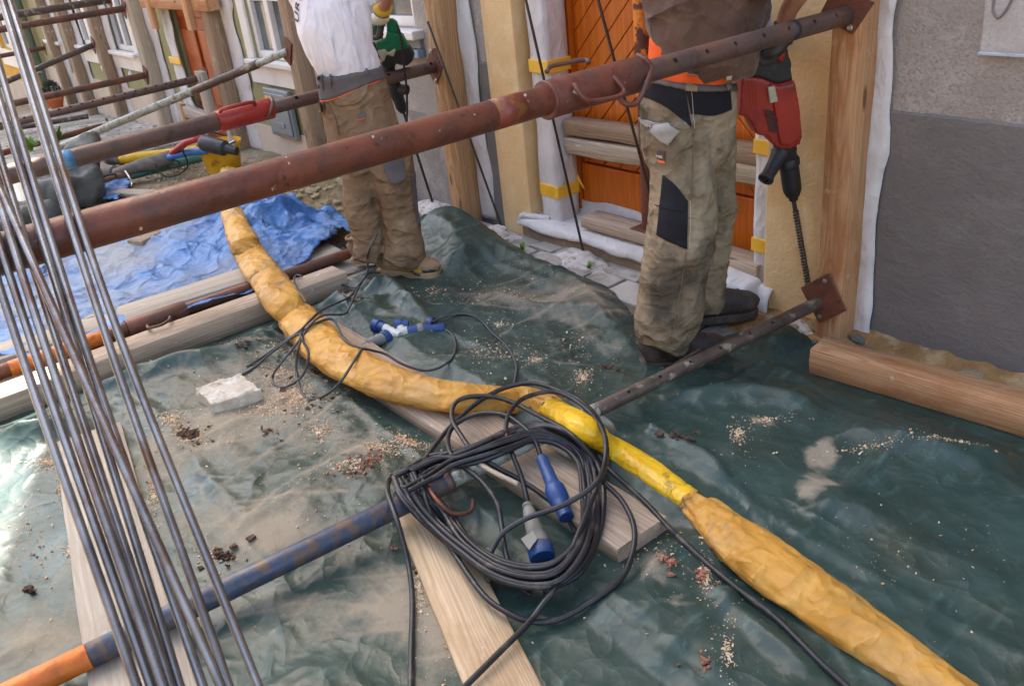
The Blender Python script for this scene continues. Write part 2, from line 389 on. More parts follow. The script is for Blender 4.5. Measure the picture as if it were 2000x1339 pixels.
# ---------------- ground
def ground():
    xs = np.unique(np.concatenate([np.linspace(-60, -16, 30), np.arange(-16, 2.01, .07), np.linspace(2.2, 40, 24)]))
    ys = np.unique(np.concatenate([np.linspace(-40, -1.2, 24), np.arange(-1.2, 3.31, .05), np.linspace(3.5, 40, 12)]))
    X, Y = np.meshgrid(xs, ys, indexing='ij')
    p = np.stack([X * 2.2, Y * 2.2, X * 0], -1)
    rough = np.clip((Y - 0) / .5, 0, 1) * np.clip((3.2 - Y) / .3, 0, 1) * np.clip((-4.5 - X) / .5, 0, 1)
    Z = ground_z(X) - .03 + fbm(p, 4) * .012 + rough * (fbm(p * 1.7 + 5, 4) * .03)
    V = np.stack([X, Y, Z], -1).reshape(-1, 3); n = len(ys); Fc = []
    for i in range(len(xs) - 1):
        for j in range(n - 1): Fc.append((i * n + j, (i + 1) * n + j, (i + 1) * n + j + 1, i * n + j + 1))
    o = struct(mobj('ground', (V, Fc), M_dirt, None, True)); return o
ground()

# ---------------- paving along the wall: each flag a piece of its own
pave = link(bpy.data.objects.new('pavement', None)); struct(pave)
rr = random.Random(3)
yrows = [(1.62, 1.83), (1.83, 2.06), (2.06, 2.28), (2.28, 2.50), (2.50, 2.70), (2.70, 2.82)]
for (y0, y1) in yrows:
    x = -4.75 + rr.uniform(-.1, .1)
    while x < -1.62:
        wd = rr.uniform(.17, .34); x1 = x + wd; g = .006
        if not (x1 > -2.75 and y0 < 2.45 and x < -2.2) or y0 > 2.4:
            q = [(x + g + rr.uniform(0, .012), y0 + g + rr.uniform(0, .01)), (x1 - g - rr.uniform(0, .012), y0 + g + rr.uniform(0, .01)), (x1 - g - rr.uniform(0, .012), y1 - g - rr.uniform(0, .01)), (x + g + rr.uniform(0, .012), y1 - g - rr.uniform(0, .01))]
            zt = -.004 + rr.uniform(-.008, .004); tl = [rr.uniform(-.005, .005) for _ in range(4)]
            vf = extrude_poly([(a, b_, zt - .05 + t) for (a, b_), t in zip(q, tl)], (0, 0, .05))
            o = mobj('paving_stone', vf, M_stone, pave); bevobj(o, .006, 2)
        x = x1
# small setts of the far pavement, too fine to pick apart singly
def setts():
    vf = []; r2 = random.Random(5); x = -14.4; row = 0
    while x < -8.4:
        y = 1.25 + (row % 2) * .09
        while y < 2.72:
            z = float(ground_z(np.array(x))) + .004 + r2.uniform(-.006, .004)
            vf.append(boxvf((x + .055, y + .09, z - .03), (.1, .17, .06), None, .006, 1)); y += .18
        x += .11; row += 1
    o = mobj('paving_sett', join(*vf), M_stone, pave); o['kind'] = 'stuff'
setts()
for (cx, cy, sx, sy) in ((-9.1, 1.35, .8, .5), (-8.2, 1.6, .6, .45), (-10.2, 1.0, .9, .5)):
    zz = float(ground_z(np.array(cx)))
    bevobj(mobj('paving_slab', boxvf((cx, cy, zz + .0), (sx, sy, .06), Matrix.Rotation(.06, 3, 'Z')), M_stone, pave), .008)

# ---------------- grey house
YW = 2.85
house = thing('grey_house', 'grey roughcast house with dark plinth and ochre door surround', 'house', (-2.0, YW, 0))
TOPZ = 9.2
def wallpieces(x0, x1, z0, z1, holes, y, t):
    """boxes of a wall slab with rectangular openings (x0,x1,z0,z1)"""
    xs = sorted({x0, x1, *[h[0] for h in holes], *[h[1] for h in holes]}); out = []
    for a, b in zip(xs[:-1], xs[1:]):
        hs = sorted([(h[2], h[3]) for h in holes if h[0] <= a + 1e-6 and h[1] >= b - 1e-6]); z = z0
        for (h0, h1) in hs:
            if h0 > z: out.append(span(a, b, y, y + t, z, h0))
            z = max(z, h1)
        if z < z1: out.append(span(a, b, y, y + t, z, z1))
    return join(*out)
HX0 = -5.74; HX1 = 5.0
holes = [(-3.72, -1.80, -.3, 2.35), (-5.28, -4.50, 1.04, 2.3), (.3, 1.2, 1.04, 2.3), (-5.28, -4.50, 4.2, 5.6), (-3.2, -2.4, 4.2, 5.6), (-1.0, -.2, 4.2, 5.6), (1.0, 1.8, 4.2, 5.6)]
mobj('wall', wallpieces(HX0, HX1, -.4, TOPZ, holes, YW + .006, .4), M_grey_up, house)
# plinth, proud of the wall, with a hand-cut upper edge
def plinth(x0, x1, ztop, name='plinth'):
    n = int((x1 - x0) / .025) + 2; xs = np.linspace(x0, x1, n); t = .005
    zt = ztop + fbm(np.stack([xs * 30, xs * 0, xs * 0], -1), 3) * .004
    V = []
    for x, z in zip(xs, zt): V += [(x, YW - t, -.12), (x, YW - t, z - .006), (x, YW - t + .006, z), (x, YW + .004, z)]
    Fc = []
    for i in range(n - 1):
        for k in range(3): Fc.append((i * 4 + k, (i + 1) * 4 + k, (i + 1) * 4 + k + 1, i * 4 + k + 1))
    Fc.append((0, 1, 2, 3)); Fc.append(tuple((n - 1) * 4 + k for k in (3, 2, 1, 0)))
    return mobj(name, (V, Fc), M_grey_dk, house)
plinth(-1.70, HX1, .872); plinth(-4.16, -3.826, .892)
mobj('plaster_band', span(-5.7, -4.17, YW - .004, YW + .004, -.1, .55), pmat('pale roughcast', [((150, 144, 136),), ((128, 122, 116), 3, .4, .7), ((168, 162, 154), 9, .5, .7)], (.9, 1), bump=((80, .006), (20, .006)), spec=.1), house)
# ochre surround
sur = mobj('door_surround', join(span(-3.772, -3.562, YW - .03, YW + .30, -.06, 2.5, .006), span(-3.83, -3.775, YW - .014, YW + .2, -.06, 2.5, .004),
      span(-2.05, -1.74, YW - .03, YW + .30, -.06, 2.5, .006), span(-1.738, -1.702, YW - .014, YW + .2, -.06, 2.5, .004), span(-3.56, -2.052, YW - .03, YW + .3, 2.2, 2.5, .006)), M_yellow, house)
for vx in (-3.56, -2.06): pass
# door
YD = 3.06; DX0, DX1 = -3.46, -2.12
door = mobj('door', join(span(DX0, DX1, YD + .03, YD + .05, .03, 2.15)), M_orange_dk, house)
fr = mobj('door_frame', join(span(DX0 - .1, DX0 + .075, YD - .03, YD + .06, .0, 2.2, .004), span(DX1 - .075, DX1 + .07, YD - .03, YD + .06, 0, 2.2, .004), span(DX0 + .076, DX1 - .076, YD - .03, YD + .06, 2.1, 2.2, .004)), M_orange, door)
cx = (DX0 + DX1) / 2
mobj('rail', span(DX0 + .08, DX1 - .08, YD - .012, YD + .03, .05, .37, .006), M_orange, door)
mobj('stile', span(cx - .04, cx + .04, YD - .016, YD + .03, .374, 2.09, .004), M_orange, door)
for sgn in (1, -1):
    xa, xb = (DX0 + .08, cx - .044) if sgn == 1 else (cx + .044, DX1 - .08); z0, z1 = .376, 2.09; s2 = math.sqrt(.5)
    # '/' boards on the left leaf, '\' boards on the right leaf
    c0 = -4.5
    while c0 < 6:
        poly = [(xa, z0), (xb, z0), (xb, z1), (xa, z1)]
        # coordinate across the boards: (-x*sgn + z)*s2
        poly = clip_poly(poly, -sgn * s2, s2, c0 + .081); 
        if len(poly) > 2: poly = clip_poly(poly, sgn * s2, -s2, -c0 - .0035)
        if len(poly) > 2:
            o = mobj('door_board', extrude_poly([(p[0], YD + .028, p[1]) for p in poly], (0, -.028, 0)), M_orange, door); bevobj(o, .004, 2)
        c0 += .081
# stone step
vs_ = span(-3.63, -2.02, 2.80, 3.1, -.1, .085, .012)
stp = mobj('door_step', vs_, M_step, house)
# window of the grey house
def window(parent, x0, x1, z0, z1, y, mull=1, sur=None, sill=None, bars=0, proud=.02):
    wd = mobj('window', join(span(x0, x1, y + .035, y + .05, z0, z1)), M_glass, parent)
    f = .055
    fv = [span(x0, x0 + f, y, y + .06, z0, z1, .004), span(x1 - f, x1, y, y + .06, z0, z1, .004), span(x0 + f, x1 - f, y + .001, y + .06, z0, z0 + f, .004), span(x0 + f, x1 - f, y + .001, y + .06, z1 - f, z1, .004)]
    for k in range(mull):
        xm = x0 + (x1 - x0) * (k + 1) / (mull + 1); fv.append(span(xm - .035, xm + .035, y - .008, y + .055, z0 + f, z1 - f, .004))
    for k in range(bars):
        zm = z0 + (z1 - z0) * (k + 1) / (bars + 1); fv.append(span(x0 + f, x1 - f, y + .006, y + .05, zm - .018, zm + .018, .003))
    mobj('frame', join(*fv), M_white, wd)
    return wd
wd = window(house, -5.28, -4.50, 1.04, 2.3, YW + .03, 1, bars=2)
mobj('sill', join(span(-5.36, -4.42, YW - .075, YW + .10, .985, 1.035, .008)), M_white, wd)
mobj('apron', span(-5.33, -4.44, YW - .02, YW + .02, .93, .984, .004), pmat('grey stone sill', [((150, 152, 154),), ((120, 122, 124), 5, .4, .7)], (.7, .8), bump=((60, .003),)), wd)
mobj('drip_sheet', span(-5.33, -4.43, YW - .05, YW + .0, .885, .928, .003), pmat('blue grey sheet', [((120, 144, 172),), ((140, 152, 164), 6, .4, .7)], (.4, .5)), wd)
for (x0, x1, z0, z1) in ((.3, 1.2, 1.04, 2.3), (-5.28, -4.50, 4.2, 5.6), (-3.2, -2.4, 4.2, 5.6), (-1.0, -.2, 4.2, 5.6), (1.0, 1.8, 4.2, 5.6)):
    window(house, x0, x1, z0, z1, YW + .05, 1, bars=1)
mobj('roof', extrude_poly([(HX0, YW - .4, TOPZ), (HX0, YW + 4, TOPZ + 3.0), (HX0, YW + 8, TOPZ)], (HX1 - HX0, 0, 0)), M_tile, house)

# ---------------- olive house further along
gh = thing('olive_house', 'olive green house with cream plinth and white framed windows', 'house', (-10, YW, -.2))
GX0, GX1 = -14.62, -5.76
gwin = [(-6.93, -6.10, .70), (-10.72, -9.88, .57), (-12.38, -11.5, .56), (-13.75, -13.0, .55)]
gh_holes = [(-8.52, -7.62, -.4, 1.95)] + [(a + .08, b - .06, z + .04, z + 1.35) for a, b, z in gwin]
mobj('wall', wallpieces(GX0, GX1, -.6, 5.6, gh_holes, YW, .4), M_olive, gh)
mobj('upper_wall', span(-7.35, GX1, YW + .01, YW + .4, 5.602, TOPZ - .2), M_olive, gh)
mobj('upper_wall', span(GX0, -8.55, YW + .01, YW + .4, 5.602, 6.5), M_olive, gh)  # unseen, kept low so the sun clears it
mobj('shade_wedge', extrude_poly([(-8.0, YW + .01, 5.602), (-7.352, YW + .01, 5.602), (-7.352, YW + .01, 7.6)], (0, .38, 0)), M_olive, gh)  # unseen wedge, added to slant the edge of the sun patch
for (a, b) in ((GX0, -8.53), (-7.61, GX1)):
    mobj('plinth', span(a, b, YW - .016, YW - .001, -.6, .20), M_cream, gh)
for a, b, z in gwin:
    wd = window(gh, a + .08, b - .06, z + .04, z + 1.35, YW + .02, 1, bars=2)
    mobj('surround', join(span(a - .05, a + .078, YW - .02, YW + .06, z + .04, z + 1.5, .004), span(b - .058, b + .07, YW - .02, YW + .06, z + .04, z + 1.5, .004), span(a - .05, b + .07, YW - .021, YW - .001, z - .15, z + .038, .004)), M_white, wd)
    mobj('sill', span(a - .02, b + .04, YW - .07, YW + .02, z + .0, z + .039, .006), M_white, wd)
d2 = mobj('door', join(span(-8.52, -7.62, YW + .032, YW + .07, -.2, 1.95)), M_brown_door, gh)
for (xa, xb, za, zb) in ((-8.44, -8.12, .25, .9), (-8.02, -7.70, .25, .9), (-8.44, -8.12, 1.0, 1.85), (-8.02, -7.70, 1.0, 1.85)):
    mobj('panel', span(xa, xb, YW + .008, YW + .031, za, zb, .012), M_brown_door, d2)
for zz in np.arange(-.12, .2, .05): mobj('louvre', span(-8.44, -7.70, YW + .008, YW + .031, zz, zz + .038, .006), M_brown_door, d2)
mobj('handle', join(cyl((-7.98, YW + .12, .95), (-7.98, YW + .06, .95), .012), cyl((-7.98, YW + .06, .95), (-7.86, YW + .06, .95), .01)), M_zinc, d2)
mobj('door_step', span(-8.7, -7.4, YW - .25, YW + .14, -.4, -.06, .012), M_step, gh)
for (xa, xb, ze) in ((GX0, -8.55, 6.5), (-8.54, -7.36, 5.55), (-7.35, GX1 - .02, TOPZ - .2)):  # unseen roofs, heights stepped so a gap lets the sun patch through
    mobj('roof', extrude_poly([(xa, YW - (.3 if ze > 7 else .05), ze), (xa, YW + 4, ze + (2.5 if ze > 7 else .6)), (xa, YW + 8, ze)], (xb - xa, 0, 0)), M_tile, gh)
# meter cabinet on the olive house
mb = thing('meter_cabinet', 'grey metal meter cabinet with yellow warning sticker on olive wall', 'cabinet', (-6.5, YW, .17))
mobj('casing', span(-6.735, -6.30, YW - .06, YW - .022, .165, .535, .008), M_metalbox, mb)
mobj('cabinet_door', span(-6.705, -6.33, YW - .072, YW - .061, .195, .505, .006), M_metalbox, mb)
mobj('sticker', span(-6.69, -6.62, YW - .0745, YW - .0725, .41, .48), pmat('sticker yellow', [((232, 196, 60),), ((90, 80, 40), 60, .6, .62)], (.4, .5)), mb)
mobj('vent', span(-6.56, -6.43, YW - .079, YW - .073, .25, .29, .004), M_metalbox, mb)
for x in (-10.35, -11.4): # round overflow caps under windows
    o = mobj('wall_cap', lathe((x, YW - .001, .36), (0, -1, 0), [(0, .045), (.008, .045), (.014, .03), (.02, .03)]), M_white, gh, True)

# ---------------- yellow house at the end
yh = thing('yellow_house', 'warm yellow house at the far end of the terrace', 'house', (-17, YW, -.5))
mobj('wall', wallpieces(-24, -14.64, -1.0, 8.2, [(-16.6, -15.7, .35, 1.8), (-19.5, -18.6, .35, 1.8)], YW - .12, .5), M_sun, yh)
for (a, b) in ((-16.6, -15.7), (-19.5, -18.6)):
    wd = window(yh, a, b, .35, 1.8, YW - .06, 1, bars=2)
    mobj('surround', join(span(a - .14, a - .002, YW - .14, YW - .1, .1, 1.9), span(b + .002, b + .14, YW - .14, YW - .1, .1, 1.9), span(a, b, YW - .141, YW - .1, .1, .348)), M_white, wd)
mobj('plinth', span(-24, -14.64, YW - .135, YW - .121, -1, -.12), M_cream, yh)
mobj('roof', extrude_poly([(-24, YW - .5, 8.2), (-24, YW + 4, 11), (-24, YW + 8, 8.2)], (9.3, 0, 0)), M_tile, yh)
dp = thing('downpipe', 'grey green rainwater downpipe at the corner of the olive house', 'downpipe', (-14.4, 2.74, -.4))
mobj('pipe', cyl((-14.42, 2.76, -.38), (-14.42, 2.76, 6.5), .05), pmat('green zinc', [((122, 140, 128),), ((98, 116, 106), 4, .4, .7)], (.4, .55), metal=.3), dp, True)
for zz in (0.1, 1.3, 3.0, 5.0): mobj('bracket', lathe((-14.42, 2.76, zz), (0, 0, 1), [(0, .056), (.04, .056)]), M_zinc, dp, True)
# houses on the sunny side, behind the camera
oh = thing('opposite_house', 'pale plastered house on the other side of the street', 'house', (-3, -7.5, 0))
ohh = [(x, x + .9, z, z + 1.4) for x in np.arange(-24, 12, 2.3) for z in (1.0, 3.7)]
mobj('wall', wallpieces(-26, 14, -1.5, 6.0, ohh, -8.0, .4), pmat('grey brown render', [((122, 112, 102),), ((108, 99, 90), 2, .4, .7)], (.85, .95)), oh)
for (x0, x1, z0, z1) in ohh: window(oh, x0, x1, z0, z1, -7.72, 1)
mobj('roof', extrude_poly([(-26, -7.3, 6.0), (-26, -11, 9), (-26, -15, 6.0)], (40, 0, 0)), M_tile, oh)

# clear plastic pocket pinned on the grey wall
pl = thing('plastic_pocket', 'clear plastic sheet pocket pinned to the grey roughcast wall', 'plastic pocket', (-1.2, YW, 1.1))
M_plas = bpy.data.materials.new('clear film'); M_plas.use_nodes = True
b_ = M_plas.node_tree.nodes['Principled BSDF']; b_.inputs['Base Color'].default_value = (.9, .88, .88, 1); b_.inputs['Roughness'].default_value = .25; b_.inputs['Alpha'].default_value = .2
def film():
    q = [WL(1915, 103, YW - .006), WL(2012, 108, YW - .006)]
    x0, x1, z0 = q[0][0], q[1][0], q[0][2]; V = []; n = 14
    for i in range(n + 1):
        for j in range(n + 1):
            x = x0 + (x1 - x0) * i / n; z = z0 + .2 * j / n
            V.append((x, YW - .008 - .006 * (1 + fbm(np.array([x * 14, z * 9, 2.]), 2)), z))
    Fc = [(i * (n + 1) + j, (i + 1) * (n + 1) + j, (i + 1) * (n + 1) + j + 1, i * (n + 1) + j + 1) for i in range(n) for j in range(n)]
    o = mobj('film', (V, Fc), M_plas, pl, True); md = o.modifiers.new('t', 'SOLIDIFY'); md.thickness = .001
    mobj('welded_edge', span(x0 - .004, x1 + .004, YW - .016, YW - .006, z0 - .006, z0 + .004, .002), pmat('film edge', [((178, 186, 196),)], (.2, .3)), pl)
    mobj('hook', tube(spline([(x0 + .03, YW - .02, z0 + .19), (x0 + .025, YW - .02, z0 + .13), (x0 + .045, YW - .02, z0 + .105), (x0 + .07, YW - .02, z0 + .14), (x0 + .085, YW - .02, z0 + .2)], 6), .004, seg=8), pmat('hook grey', [((120, 114, 112),)], (.5, .6)), pl, True)
film()

# ================================================================== timbers
def timber(name, label, a, b, wdt, hgt, mat, cat='timber', group=None, up=(0, 0, 1), parent=None, warp=.003, split=None, sect=18):
    """sawn timber whose lower centre line runs a -> b; local X is the grain"""
    a = Vector(a); b = Vector(b); ex = (b - a); L = ex.length; ex.normalize(); ez = Vector(up); ez = (ez - ex * ez.dot(ex)).normalized(); ey = ez.cross(ex)
    n = max(4, int(L / .08)); prof = []
    c = min(wdt, hgt) * .05
    for (y, z) in ((-wdt / 2 + c, 0), (wdt / 2 - c, 0), (wdt / 2, c), (wdt / 2, hgt / 2), (wdt / 2, hgt - c), (wdt / 2 - c, hgt), (0, hgt), (-wdt / 2 + c, hgt), (-wdt / 2, hgt - c), (-wdt / 2, hgt / 2), (-wdt / 2, c)): prof.append((y, z))
    V = []; k = len(prof); sd = RNG.uniform(0, 50)
    for i in range(n + 1):
        x = L * i / n
        for j, (y, z) in enumerate(prof):
            e = fbm(np.array([x * 4 + sd, y * 9, z * 9 + sd]), 2) * warp; e2 = vnoise(np.array([x * 1.2 + sd, 3., j * .0])) * warp * 1.5
            V.append((x + (RNG.uniform(-.003, .003) if i in (0, n) else 0), y + e, z + e2 + e * .5))
    Fc = []; 
    for i in range(n):
        for j in range(k): Fc.append((i * k + j, i * k + (j + 1) % k, (i + 1) * k + (j + 1) % k, (i + 1) * k + j))
    Fc.append(tuple(range(k))[::-1]); Fc.append(tuple(n * k + j for j in range(k)))
    o = mobj(name, (V, [f[::-1] for f in Fc]), mat)
    M = Matrix(((ex.x, ey.x, ez.x, a.x), (ex.y, ey.y, ez.y, a.y), (ex.z, ey.z, ez.z, a.z), (0, 0, 0, 1)))
    if parent is None:
        o.matrix_basis = M; tag(o, label, cat, group)
    else:
        o.matrix_basis = M; setparent(o, parent)
    bm = bmesh.new(); bm.from_mesh(o.data); bmesh.ops.recalc_face_normals(bm, faces=bm.faces); bm.to_mesh(o.data); bm.free()
    return sharp(o, 50)

def membrane_strip(parent, x_in, x_out, y, z0, z1, amp=.02, seed=0, name='membrane', yb=None, freq=5):
    """white fleece behind a post: straight inner edge, wavy outer edge, slightly rumpled"""
    n = max(16, int((z1 - z0) / .03)); mcol = 6; V = []
    for i in range(n + 1):
        z = z0 + (z1 - z0) * i / n
        wv = amp * (vnoise(np.array([z * freq + seed * 7.3, seed * 1.7, 0.])) + .35 * vnoise(np.array([z * freq * 3 + seed, 4., 0.])))
        xo = x_out + wv
        for j in range(mcol + 1):
            t = j / mcol; x = x_in + (xo - x_in) * t
            yy = y + .010 * vnoise(np.array([x * 20 + seed, z * 6., 1.])) - .012 * max(0, math.sin(t * 3.14)) * (vnoise(np.array([z * 4 + seed, 9., 0.])) + .5)
            V.append((x, yy, z))
    Fc = [(i * (mcol + 1) + j, i * (mcol + 1) + j + 1, (i + 1) * (mcol + 1) + j + 1, (i + 1) * (mcol + 1) + j) for i in range(n) for j in range(mcol)]
    return solid((V, Fc), M_membrane, name, parent, .005)

# ---- upright posts against the facades, each with its fleece
def post(x0, x1, zb, label, depth=.12, mat=WOODPOST, mem=None, seed=1, ztop=2.6, y0=2.72, amp=.018, side='right'):
    t = thing('wall_post', label, 'post', ((x0 + x1) / 2, y0 + depth / 2, zb), 'posts fixed to the facades')
    timber('post', None, ((x0 + x1) / 2, y0 + depth, zb), ((x0 + x1) / 2, y0 + depth, ztop), x1 - x0, depth, mat, up=(0, -1, 0), parent=t)
    if mem: membrane_strip(t, x0 - mem[0], x1 + mem[1], y0 + depth + .004, zb + .02, ztop, amp, seed)
    return t
p_1 = post(-1.737, -1.628, -.02, 'new timber post between ochre pilaster and dark grey plinth', .112, WOODN, (.0, .055), 1, amp=.012)
p_2 = post(-4.175, -4.035, -.02, 'knotty timber post between white sill window and ochre pilaster', .115, WOODPOST, (.0, .115), 2, amp=.02)
p_3 = post(-5.985, -5.85, .02, 'timber post at the joint of the olive and grey houses', .115, WOODO, (.0, .2), 3, amp=.045)
p_4 = post(-7.49, -7.33, -.05, 'timber post right of the brown door of the olive house', .115, WOODO, (.02, .22), 4, amp=.06)
p_5 = post(-9.40, -9.26, -.12, 'timber post with wavy fleece between olive window and brown door', .115, WOODG, (.1, .22), 5, amp=.05)
p_6 = post(-10.94, -10.81, -.2, 'timber post carrying a lone bolted plate between two olive house windows', .115, WOODO, (.0, .22), 6, amp=.03)
p_7 = post(-12.30, -12.17, -.27, 'narrow brown post between the two farthest olive house windows', .115, WOODO, (.0, .2), 7, amp=.03)
p_8 = post(-13.27, -13.14, -.32, 'farthest timber post beside the terracotta flower pot', .115, WOODO, (.0, .2), 8, amp=.03)

# ---- timbers that frame the brown door
DB = thing('door_shoring', 'rough timber frame shoring the brown door of the olive house', 'timber frame', (-8.1, 2.7, -.05))
timber('beam', None, (-8.85, 2.74, 1.10), (-7.2, 2.74, 1.10), .1, .13, WOODN, parent=DB)
timber('board', None, (-8.62, 2.72, .92), (-8.62, 2.72, 1.32), .1, .04, WOODN, up=(0, -1, 0), parent=DB)
timber('board', None, (-7.60, 2.70, .95), (-7.60, 2.70, 1.32), .1, .05, WOODN, up=(0, -1, 0), parent=DB)
timber('board', None, (-7.62, 2.68, .12), (-7.62, 2.68, .62), .16, .05, WOODPALE, up=(0, -1, 0), parent=DB)
timber('beam', None, (-8.55, 2.76, .12), (-7.45, 2.76, .08), .08, .1, WOODPALE, parent=DB)
timber('board', None, (-8.58, 2.76, -.1), (-8.58, 2.76, .24), .08, .04, WOODN, up=(0, -1, 0), parent=DB)
for xx, sd in ((-8.57, 21),):
    membrane_strip(DB, xx - .13, xx + .12, 2.80, -.1, 1.35, .07, sd)
mobj('tape', span(-8.70, -8.42, 2.768, 2.784, .60, .66, .003), M_tape, DB)
mobj('tape', span(-8.66, -8.42, 2.768, 2.784, .06, .11, .003), M_tape, DB)

# ---- wrapped posts in the ochre doorway, spreader timbers, cloth on the step
def wrapped(label, x0, x1, y0, y1, z0, z1, tapes, seed):
    t = thing('wrapped_post', label, 'wrapped post', ((x0 + x1) / 2, (y0 + y1) / 2, z0))
    n = int((z1 - z0) / .02); k = 24; V = []
    for i in range(n + 1):
        z = z0 + (z1 - z0) * i / n
        for j in range(k):
            a = 2 * math.pi * j / k; ca, sa = math.cos(a), math.sin(a); s = max(abs(ca), abs(sa))
            x = (x0 + x1) / 2 + ca / s * (x1 - x0) / 2; y = (y0 + y1) / 2 + sa / s * (y1 - y0) / 2
            d = .006 * fbm(np.array([x * 16 + seed, y * 16, z * 7]), 3) + .006 * max(0, vnoise(np.array([a * 1.6 + seed, z * 3., 2.])))
            V.append((x + ca * d, y + sa * d, z))
    Fc = [(i * k + j, i * k + (j + 1) % k, (i + 1) * k + (j + 1) % k, (i + 1) * k + j) for i in range(n) for j in range(k)] + [tuple(n * k + j for j in range(k))]
    mobj('fleece_wrap', (V, Fc), M_membrane, t, True)
    for (za, zb) in tapes:
        e = .0085; mobj('tape', boxvf(((x0 + x1) / 2, (y0 + y1) / 2, (za + zb) / 2), (x1 - x0 + 2 * e, y1 - y0 + 2 * e, zb - za), Matrix.Rotation(R(1.5), 3, 'Y'), .004), M_tape, t)
    return t
wp = wrapped('fleece wrapped post with yellow tape on the left side of the orange door', -3.50, -3.37, 2.862, 3.0, .086, 2.2, [(.225, .29), (.86, .925)], 3)
mobj('tape_flap', extrude_poly([(-3.36, 2.99, .30), (-3.30, 2.985, .25), (-3.31, 2.985, .275), (-3.355, 2.99, .33)], (.0, .002, 0)), M_tape, wp)
wrapped('fleece wrapped post with yellow tape on the right side of the orange door', -2.135, -2.055, 2.862, 3.0, .086, 2.2, [(.225, .285), (.64, .70)], 9)
timber('spreader_timber', 'rough upper spreader timber wedged across the orange door', (-3.355, 2.965, .545), (-2.15, 2.965, .565), .09, .076, WOODO, group=None, warp=.006)
timber('spreader_timber', 'pale lower spreader timber wedged across the orange door', (-3.352, 2.965, .455), (-2.15, 2.965, .478), .095, .082, WOODG, warp=.006)
timber('sill_timber', 'short timber lying on the door step under the upright prop', (-3.18, 2.90, .115), (-2.1, 2.90, .115), .13, .055, WOODP, warp=.002)
def stepcloth():
    t = []; xs = np.linspace(-3.63, -2.0, 110); prof = [(2.785, .005), (2.782, .03), (2.784, .06), (2.792, .088), (2.81, .097), (2.84, .098), (2.88, .098), (2.93, .098), (2.98, .1), (3.02, .105), (3.035, .14), (3.04, .19)]
    V = []
    for x in xs:
        drop = .5 + .5 * vnoise(np.array([x * 3.1, 1., 1.]))
        for k, (y, z) in enumerate(prof):
            zz = z
            if k < 4: zz = .052 + (z - .005) / .083 * (.09 - .052) + .012 * vnoise(np.array([x * 9, 2., 2.])) if True else z
            if k < 4 and x > -2.30: zz = z * 1.0 - .02
            if k > 9: zz = z * (.75 + .35 * vnoise(np.array([x * 6, 5., 1.])))
            q = .004 * fbm(np.array([x * 14, y * 14, zz * 9 + 3]), 3)
            V.append((x, y - abs(q) * 1.0 - (.006 if k < 4 else 0), zz + abs(q) * (1 if k > 3 else 0)))
    n = len(prof); Fc = [(i * n + j, (i + 1) * n + j, (i + 1) * n + j + 1, i * n + j + 1) for i in range(len(xs) - 1) for j in range(n - 1)]
    o = mobj('step_cloth', (V, Fc), M_membrane, None, True); md = o.modifiers.new('t', 'SOLIDIFY'); md.thickness = .006
    tag(o, 'white fleece cloth laid over the stone step of the orange door', 'cloth')
    # bunched corner
    o2 = mobj('step_cloth_corner', remeshed(join(tube(spline([(-3.63, 2.79, .08), (-3.60, 2.80, .108), (-3.53, 2.82, .108), (-3.45, 2.86, .10)], 6), .016, .02, seg=10)), .007, 4), None, None)
    displace(o2.data, lambda c, n_: .006 * fbm(c * 30, 3)); setsmooth(o2.data); o2.data.materials.append(M_membrane); setparent(o2, o)
stepcloth()
cl = mobj('draped_cloth', remeshed(join(boxvf((-2.175, 2.79, .075), (.19, .13, .10), Matrix.Rotation(R(8), 3, 'Y'), .014), boxvf((-2.20, 2.76, .05), (.14, .07, .07), Matrix.Rotation(R(-12), 3, 'Y'), .012)), .008, 10), None, None)
displace(cl.data, lambda c, n_: .003 * fbm(c * 10, 2) + .008 * crease(c[:, 0] + .4 * c[:, 2], c[:, 1] + .8 * c[:, 2], 9, 6, 77, 5)); setsmooth(cl.data); cl.data.materials.append(M_membrane)
tag(cl, 'bundled white fleece hanging off the right end of the step', 'cloth')

# ---- timbers on the ground
timber('ground_beam', 'thick sawn beam on the ground with the yellow hose crossing it', (-3.775, -.35, .0), (-3.775, 1.745, .0), .145, .105, WOODP, group=None)
timber('plank', 'grey plank beside the blue tarp behind the rusty ground prop', (-4.36, -.2, .0), (-4.22, 1.95, .0), .21, .06, WOODPALE)
timber('plank', 'long plank lying under the yellow hose and the black cable coil', (-3.46, 1.375, .004), (-1.365, 1.365, .004), .2, .052, WOODP)
timber('plank', 'stained plank on the green tarp running under the cable coil', (-1.945, 1.005, .0), (-.75, .60, .0), .165, .03, wood('stained plank', (208, 182, 148), (182, 148, 108), (150, 112, 72), (.5, .72)))
timber('plank', 'pale grey plank beneath the bundle of steel rods', (-3.28, .375, .0), (-1.75, .105, .0), .235, .03, WOODPALE)
timber('wall_beam', 'squared new beam lying along the foot of the dark grey plinth', (-1.585, 2.515, .005), (.75, 3.07 - .32, .005), .115, .105, WOODN)
timber('plank', 'dark slate grey board between the blue tarp and the big red prop', (-5.72, .2, .03), (-5.58, 1.95, .05), .17, .035, wood('slate board', (118, 120, 118), (92, 94, 94), (140, 138, 132)))
timber('plank', 'short light board near the curled grey suction hose', (-7.2, 1.35, .0), (-6.45, 1.72, .0), .11, .03, WOODPALE)
timber('prop_wedge', 'small board scrap standing at the foot of the olive house post', (-5.86, 2.62, .0), (-5.6, 2.64, .0), .06, .09, WOODN)

